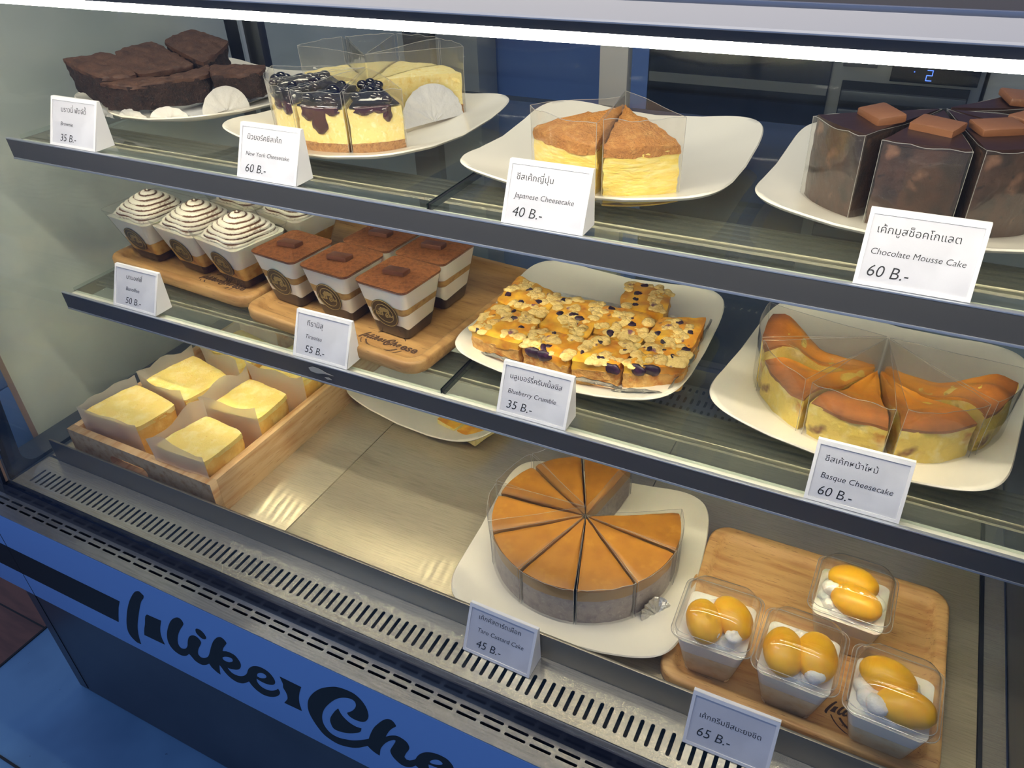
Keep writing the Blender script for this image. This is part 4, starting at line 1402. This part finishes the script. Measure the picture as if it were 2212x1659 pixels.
# ------------------------------------------------------------------ dessert cups
def cup_shell(parent, hb, hr, h, rim=.0018, m=None):
    bm = bmesh.new()
    L = [rr(hb - .002, hb - .002, .006, .0, 5), rr(hb, hb, .007, .0015, 5), rr(hb + (hr - hb) * .2, hb + (hr - hb) * .2, .007, h * .2, 5), rr(hb + (hr - hb) * .6, hb + (hr - hb) * .6, .008, h * .6, 5), rr(hr, hr, .009, h, 5), rr(hr + rim, hr + rim, .010, h + .0002, 5), rr(hr + rim, hr + rim, .010, h - .0014, 5)]
    loft(bm, L, True, False)
    return finish(bm, 'cup', m or MT['cup'], parent, 50, recalc=False)


def filling(name, m, parent, hb, hr, h, z0, z1, w0=0.0, w1=0.0, s0=0.0, s1=0.0, rough=0.0, label=None):
    bm = bmesh.new()
    loops = []
    n = 5
    for j in range(n + 1):
        t = j / n
        lp = []
        for p in rr(1, 1, .22, 0, 8):
            wa = w0 * noise.noise(Vector((p.x * 3.5, p.y * 3.5, s0)))
            wb = w1 * noise.noise(Vector((p.x * 3.5, p.y * 3.5, s1)))
            z = (z0 + wa) * (1 - t) + (z1 + wb) * t
            hh = hb + (hr - hb) * z / h - .0008
            lp.append(Vector((p.x * hh, p.y * hh, z)))
        loops.append(lp)
    vs = loft(bm, loops, True, False)
    top = loops[-1]
    rings = [[Vector((p.x * k, p.y * k, p.z + .0004 * (1 - k))) for p in top] for k in (.85, .6, .35, .1)]
    prev = vs[-1]
    for lp in rings:
        cur = [bm.verts.new(p) for p in lp]
        for i in range(len(cur)):
            bm.faces.new((prev[i], prev[(i + 1) % len(cur)], cur[(i + 1) % len(cur)], cur[i]))
        prev = cur
    bm.faces.new(prev)
    if rough:
        displace(bm, rough, 320, s1, z0 + .0001)
    return finish(bm, name, m, parent, 50, label)


_cache = {}


def badge(parent, hb, hr, h, zc, r):
    """round brown sticker with the shop script on the front of a cup"""
    sl = math.atan2(hr - hb, h)
    y = -(hb + (hr - hb) * zc / h) - .0006
    Mx = Matrix.Translation((0, y, zc)) @ Matrix.Rotation(sl, 4, 'X') @ Matrix(((1, 0, 0, 0), (0, 0, -1, 0), (0, 1, 0, 0), (0, 0, 0, 1)))
    disc = [(r * math.cos(2 * PI * i / 40), r * math.sin(2 * PI * i / 40)) for i in range(40)]
    o = mesh_obj('sticker', flat_mesh([disc], .0004), MT['badge'], parent, Mx)
    ring = lambda q: [(q * r * math.cos(2 * PI * i / 40), q * r * math.sin(2 * PI * i / 40)) for i in range(40)]
    cow = [(-.35, .02), (-.42, .22), (-.30, .30), (-.22, .42), (-.10, .40), (.05, .44), (.22, .38), (.36, .40), (.42, .22), (.36, .05), (.28, .02), (.26, .16), (.10, .12), (-.08, .14), (-.12, .02), (-.22, .0)]
    me = flat_mesh([ring(.96), ring(.92), ring(.68), ring(.64), [(x * r, z * r) for x, z in cow]], .0003)
    mesh_obj('sticker_print', me, MT['badge_ink'], o, Mx @ Matrix.Translation((0, 0, .0003)))
    keys = ('paren', 'like', 'like_k', 'like_e', 'dot', 'che', 'che_e', 'blob')
    k = r * 2.05 / .50
    me = flat_mesh(logo_polys(keys), .0003)
    me.transform(Matrix.Translation((-.05 * r, -.12 * r, 0)) @ Matrix.Diagonal((k * .82, k * .82, 1, 1)) @ Matrix.Translation((-.47, .115, 0)))
    mesh_obj('sticker_print', me, MT['badge_ink'], o, Mx @ Matrix.Translation((0, 0, .0004)))
    return o


# tiramisu cups
def make_tiramisu(label):
    t = thing('tiramisu_cup', label, 'dessert cup', (0, 0, 0), 0, 'tiramisu cups')
    hb, hr, h = .0235, .0358, .0665
    cup_shell(t, hb, hr, h, .0008)
    filling('coffee_sponge', MT['coffee'], t, hb, hr, h, .0012, .0170, 0, .0050, 0, 1)
    filling('lower_cream', MT['cream'], t, hb, hr, h, .0172, .0340, .0050, .0018, 1, 2)
    filling('soaked_sponge', MT['sponge'], t, hb, hr, h, .0342, .0430, .0018, .0018, 2, 3)
    filling('upper_cream', MT['cream'], t, hb, hr, h, .0432, .0645, .0018, .0004, 3, 4)
    filling('cocoa_powder', MT['cocoa'], t, hb, hr + .0005, h, .0642, .0672, .0, .0006, 4, 5, .0007)
    bm = bmesh.new()
    add_box(bm, -.0135, .0135, -.0080, .0080, 0, .0058, .0018)
    bm.transform(Matrix.Translation((-.002, -.001, .0672)) @ Matrix.Rotation(.15, 4, 'Z') @ Matrix.Rotation(-.12, 4, 'X'))
    finish(bm, 'chocolate_piece', MT['choc_dark'], t, 35)
    badge(t, hb, hr, h, .0320, .0185)
    return t


tz = S2 + .0165 - .0088
tira = make_tiramisu('tiramisu cup at the left end of the front row, beside the banoffee cups')
tira.location = (0.3120, 0.6405, tz)
tira.rotation_euler = (0, 0, -.11)
for x, y, rz, lab in ((0.3905, 0.6340, -.10, 'tiramisu cup in the middle of the front row, above the Tiramisu card'),
                      (0.4715, 0.6290, -.10, 'tiramisu cup at the right end of the front row, layers showing on its side'),
                      (0.3960, 0.7080, -.10, 'tiramisu cup at the back left, mostly hidden behind the front row'),
                      (0.4740, 0.7035, -.08, 'tiramisu cup at the back right with its pale layered side in view')):
    dup(tira, (x, y, tz), rz, lab)


# banoffee cups
def make_banoffee(label):
    t = thing('banoffee_cup', label, 'dessert cup', (0, 0, 0), 0, 'banoffee cups')
    hb, hr, h = .0235, .0450, .0720
    cup_shell(t, hb, hr, h, .0006)
    filling('biscuit_layer', MT['biscuit'], t, hb, hr, h, .0012, .0140, 0, .003, 0, 1)
    filling('caramel_banana_layer', MT['caramel'], t, hb, hr, h, .0142, .0320, .003, .004, 1, 2)
    filling('cream_layer', MT['cream'], t, hb, hr, h, .0322, .0620, .004, .002, 2, 3)
    bm = bmesh.new()                                           # piped swirl, dusted with cocoa
    N, steps = 64, 56
    loops, gv = [], []
    for j in range(steps + 1):
        s = j / steps
        rad = .0400 * (1 - s ** 1.6) + .0010
        zz = .0612 + .0310 * s ** .9
        lp = []
        for k in range(N):
            a = 2 * PI * k / N
            ph = 2 * PI * (7.0 * s) + a + .5 * noise.noise(Vector((math.cos(a) * 1.5, math.sin(a) * 1.5, s * 3)))
            w_ = math.sin(ph)
            q = (rad + .0013 * (1 - .5 * s) * w_) * (1 + .14 * (1 - s) ** 1.5 * math.cos(4 * (a - PI / 4)))
            lp.append(Vector((q * math.cos(a) + .003 * s, q * math.sin(a), zz + .0006 * w_)))
            gv.append(max(0.0, -w_) ** 2 * .62 + .42 * max(0, -math.cos(a + .5)) * (.5 + s))
        loops.append(lp)
    loft(bm, loops)
    sw = finish(bm, 'cream_swirl', MT['dusted'], t, 70)
    ga = sw.data.attributes.new('groove', 'FLOAT', 'POINT')
    ga.data.foreach_set('value', gv)
    badge(t, hb, hr, h, .034, .0185)
    return t


ban = make_banoffee('banoffee cup at the left end, cocoa thick on its cream swirl')
ban.location = (0.0495, 0.6625, tz)
ban.rotation_euler = (0, 0, -.09)
for x, y, rz, lab in ((0.1370, 0.6600, -.12, 'banoffee cup in the middle of the front row'), (0.2170, 0.6520, -.16, 'banoffee cup at the right end of the front row, next to the tiramisu'),
                      (0.1420, 0.7560, -.10, 'banoffee cup in the back row, behind the middle cup'), (0.2300, 0.7500, -.14, 'banoffee cup in the back row, behind the right cup')):
    dup(ban, (x, y, tz), rz, lab)


# mango cheesecake cups with domed lids
def mango_half(bm, c, rz, sc=1.0, tilt=.35):
    m3 = Matrix.Rotation(rz, 3, 'Z') @ Matrix.Rotation(tilt, 3, 'X')
    add_ball(bm, c, .0245 * sc, 24, 16, (1.0, .74, .62), m3)


def make_mango(label, mangos, blobs, loc, rz):
    t = thing('mango_cup', label, 'dessert cup', loc, rz, 'lidded mango cups')
    hb, hr, h = .0215, .0335, .0620
    cup_shell(t, hb, hr, h, .0022)
    filling('sponge_layer', MT['pale_cake'], t, hb, hr, h, .0012, .0340, 0, .002, 0, 1)
    filling('cream_layer', MT['cream'], t, hb, hr, h, .0342, .0520, .002, .003, 1, 2)
    bm = bmesh.new()
    rnd = random.Random(int(loc[0] * 1000))
    add_ball(bm, (0, 0, .050), .029, 20, 12, (1, 1, .35))
    for _ in range(9):
        a = rnd.uniform(0, 6.28)
        add_ball(bm, (.021 * math.cos(a), .021 * math.sin(a), .054), rnd.uniform(.006, .010), 12, 8, (1, 1, .8))
    displace(bm, .0022, 120, loc[0] * 10)
    finish(bm, 'whipped_cream', MT['whip'], t, 70)
    for (mx, my, mr, ms, ti) in mangos:
        bm = bmesh.new()
        mango_half(bm, (mx, my, .0625), mr, ms, ti)
        displace(bm, .0006, 60, mx * 100)
        finish(bm, 'mango_half', MT['mango'], t, 70)
    for (cx, cy, r_) in blobs:
        bm = bmesh.new()
        add_ball(bm, (cx, cy, .064), r_, 16, 10, (1, .9, .8))
        displace(bm, .0022, 150, cx * 50)
        finish(bm, 'cream_dab', MT['whip'], t, 70)
    bm = bmesh.new()
    H_ = h + .0008
    L = [rr(hr + .0030, hr + .0030, .010, H_ - .0030, 6), rr(hr + .0032, hr + .0032, .010, H_, 6), rr(hr + .0008, hr + .0008, .010, H_ + .0006, 6), rr(hr + .0002, hr + .0002, .010, H_ + .0035, 6),
         rr(hr - .0030, hr - .0030, .010, H_ + .0120, 6), rr(hr - .0070, hr - .0070, .011, H_ + .0200, 6), rr(hr - .0110, hr - .0110, .011, H_ + .0238, 6), rr(hr - .0160, hr - .0160, .010, H_ + .0255, 6), rr(hr - .024, hr - .024, .006, H_ + .0258, 6)]
    loft(bm, L, False, True)
    k0 = len(bm.faces)
    for lp in (L[1], L[3]):
        add_tube(bm, lp + lp[:1], .00038, 5)  # thin tubes carry the painted highlight of the lid's edges
    bm.faces.ensure_lookup_table()
    for f in bm.faces[k0:]:
        f.material_index = 1
    o = finish(bm, 'lid', MT['lid'], t, 70, recalc=False)
    o.data.materials.append(MT['edge_glint'])
    return t


mz = .0165 - .0090
make_mango('lidded mango cup at the left, beside the taro cake plate', [(-.0105, -.010, 1.9, .95, .3), (.0125, .004, 2.2, .95, .3)], [(.0175, -.0185, .0075), (.002, -.022, .0045)], (0.8860, 0.4930, mz), .03)
make_mango('lidded mango cup in the middle of the front row', [(-.0125, -.008, 1.75, 1.0, .3), (.0135, -.001, 1.7, 1.0, .3)], [(.0155, -.0215, .0085), (-.009, -.024, .0065)], (0.9600, 0.4880, mz), -.02)
make_mango('lidded mango cup at the front right corner over the scorched mark', [(-.006, .0115, -.15, .95, -.2), (.0105, -.012, .05, .95, -.2)], [(-.0105, -.0215, .0095)], (1.0365, 0.4805, mz), -.03)
make_mango('lidded mango cup on its own in the second row', [(-.002, .0135, -.1, .95, -.2), (.004, -.0105, -.2, .95, -.2)], [(-.020, -.004, .008)], (0.9930, 0.5740, mz), -.02)
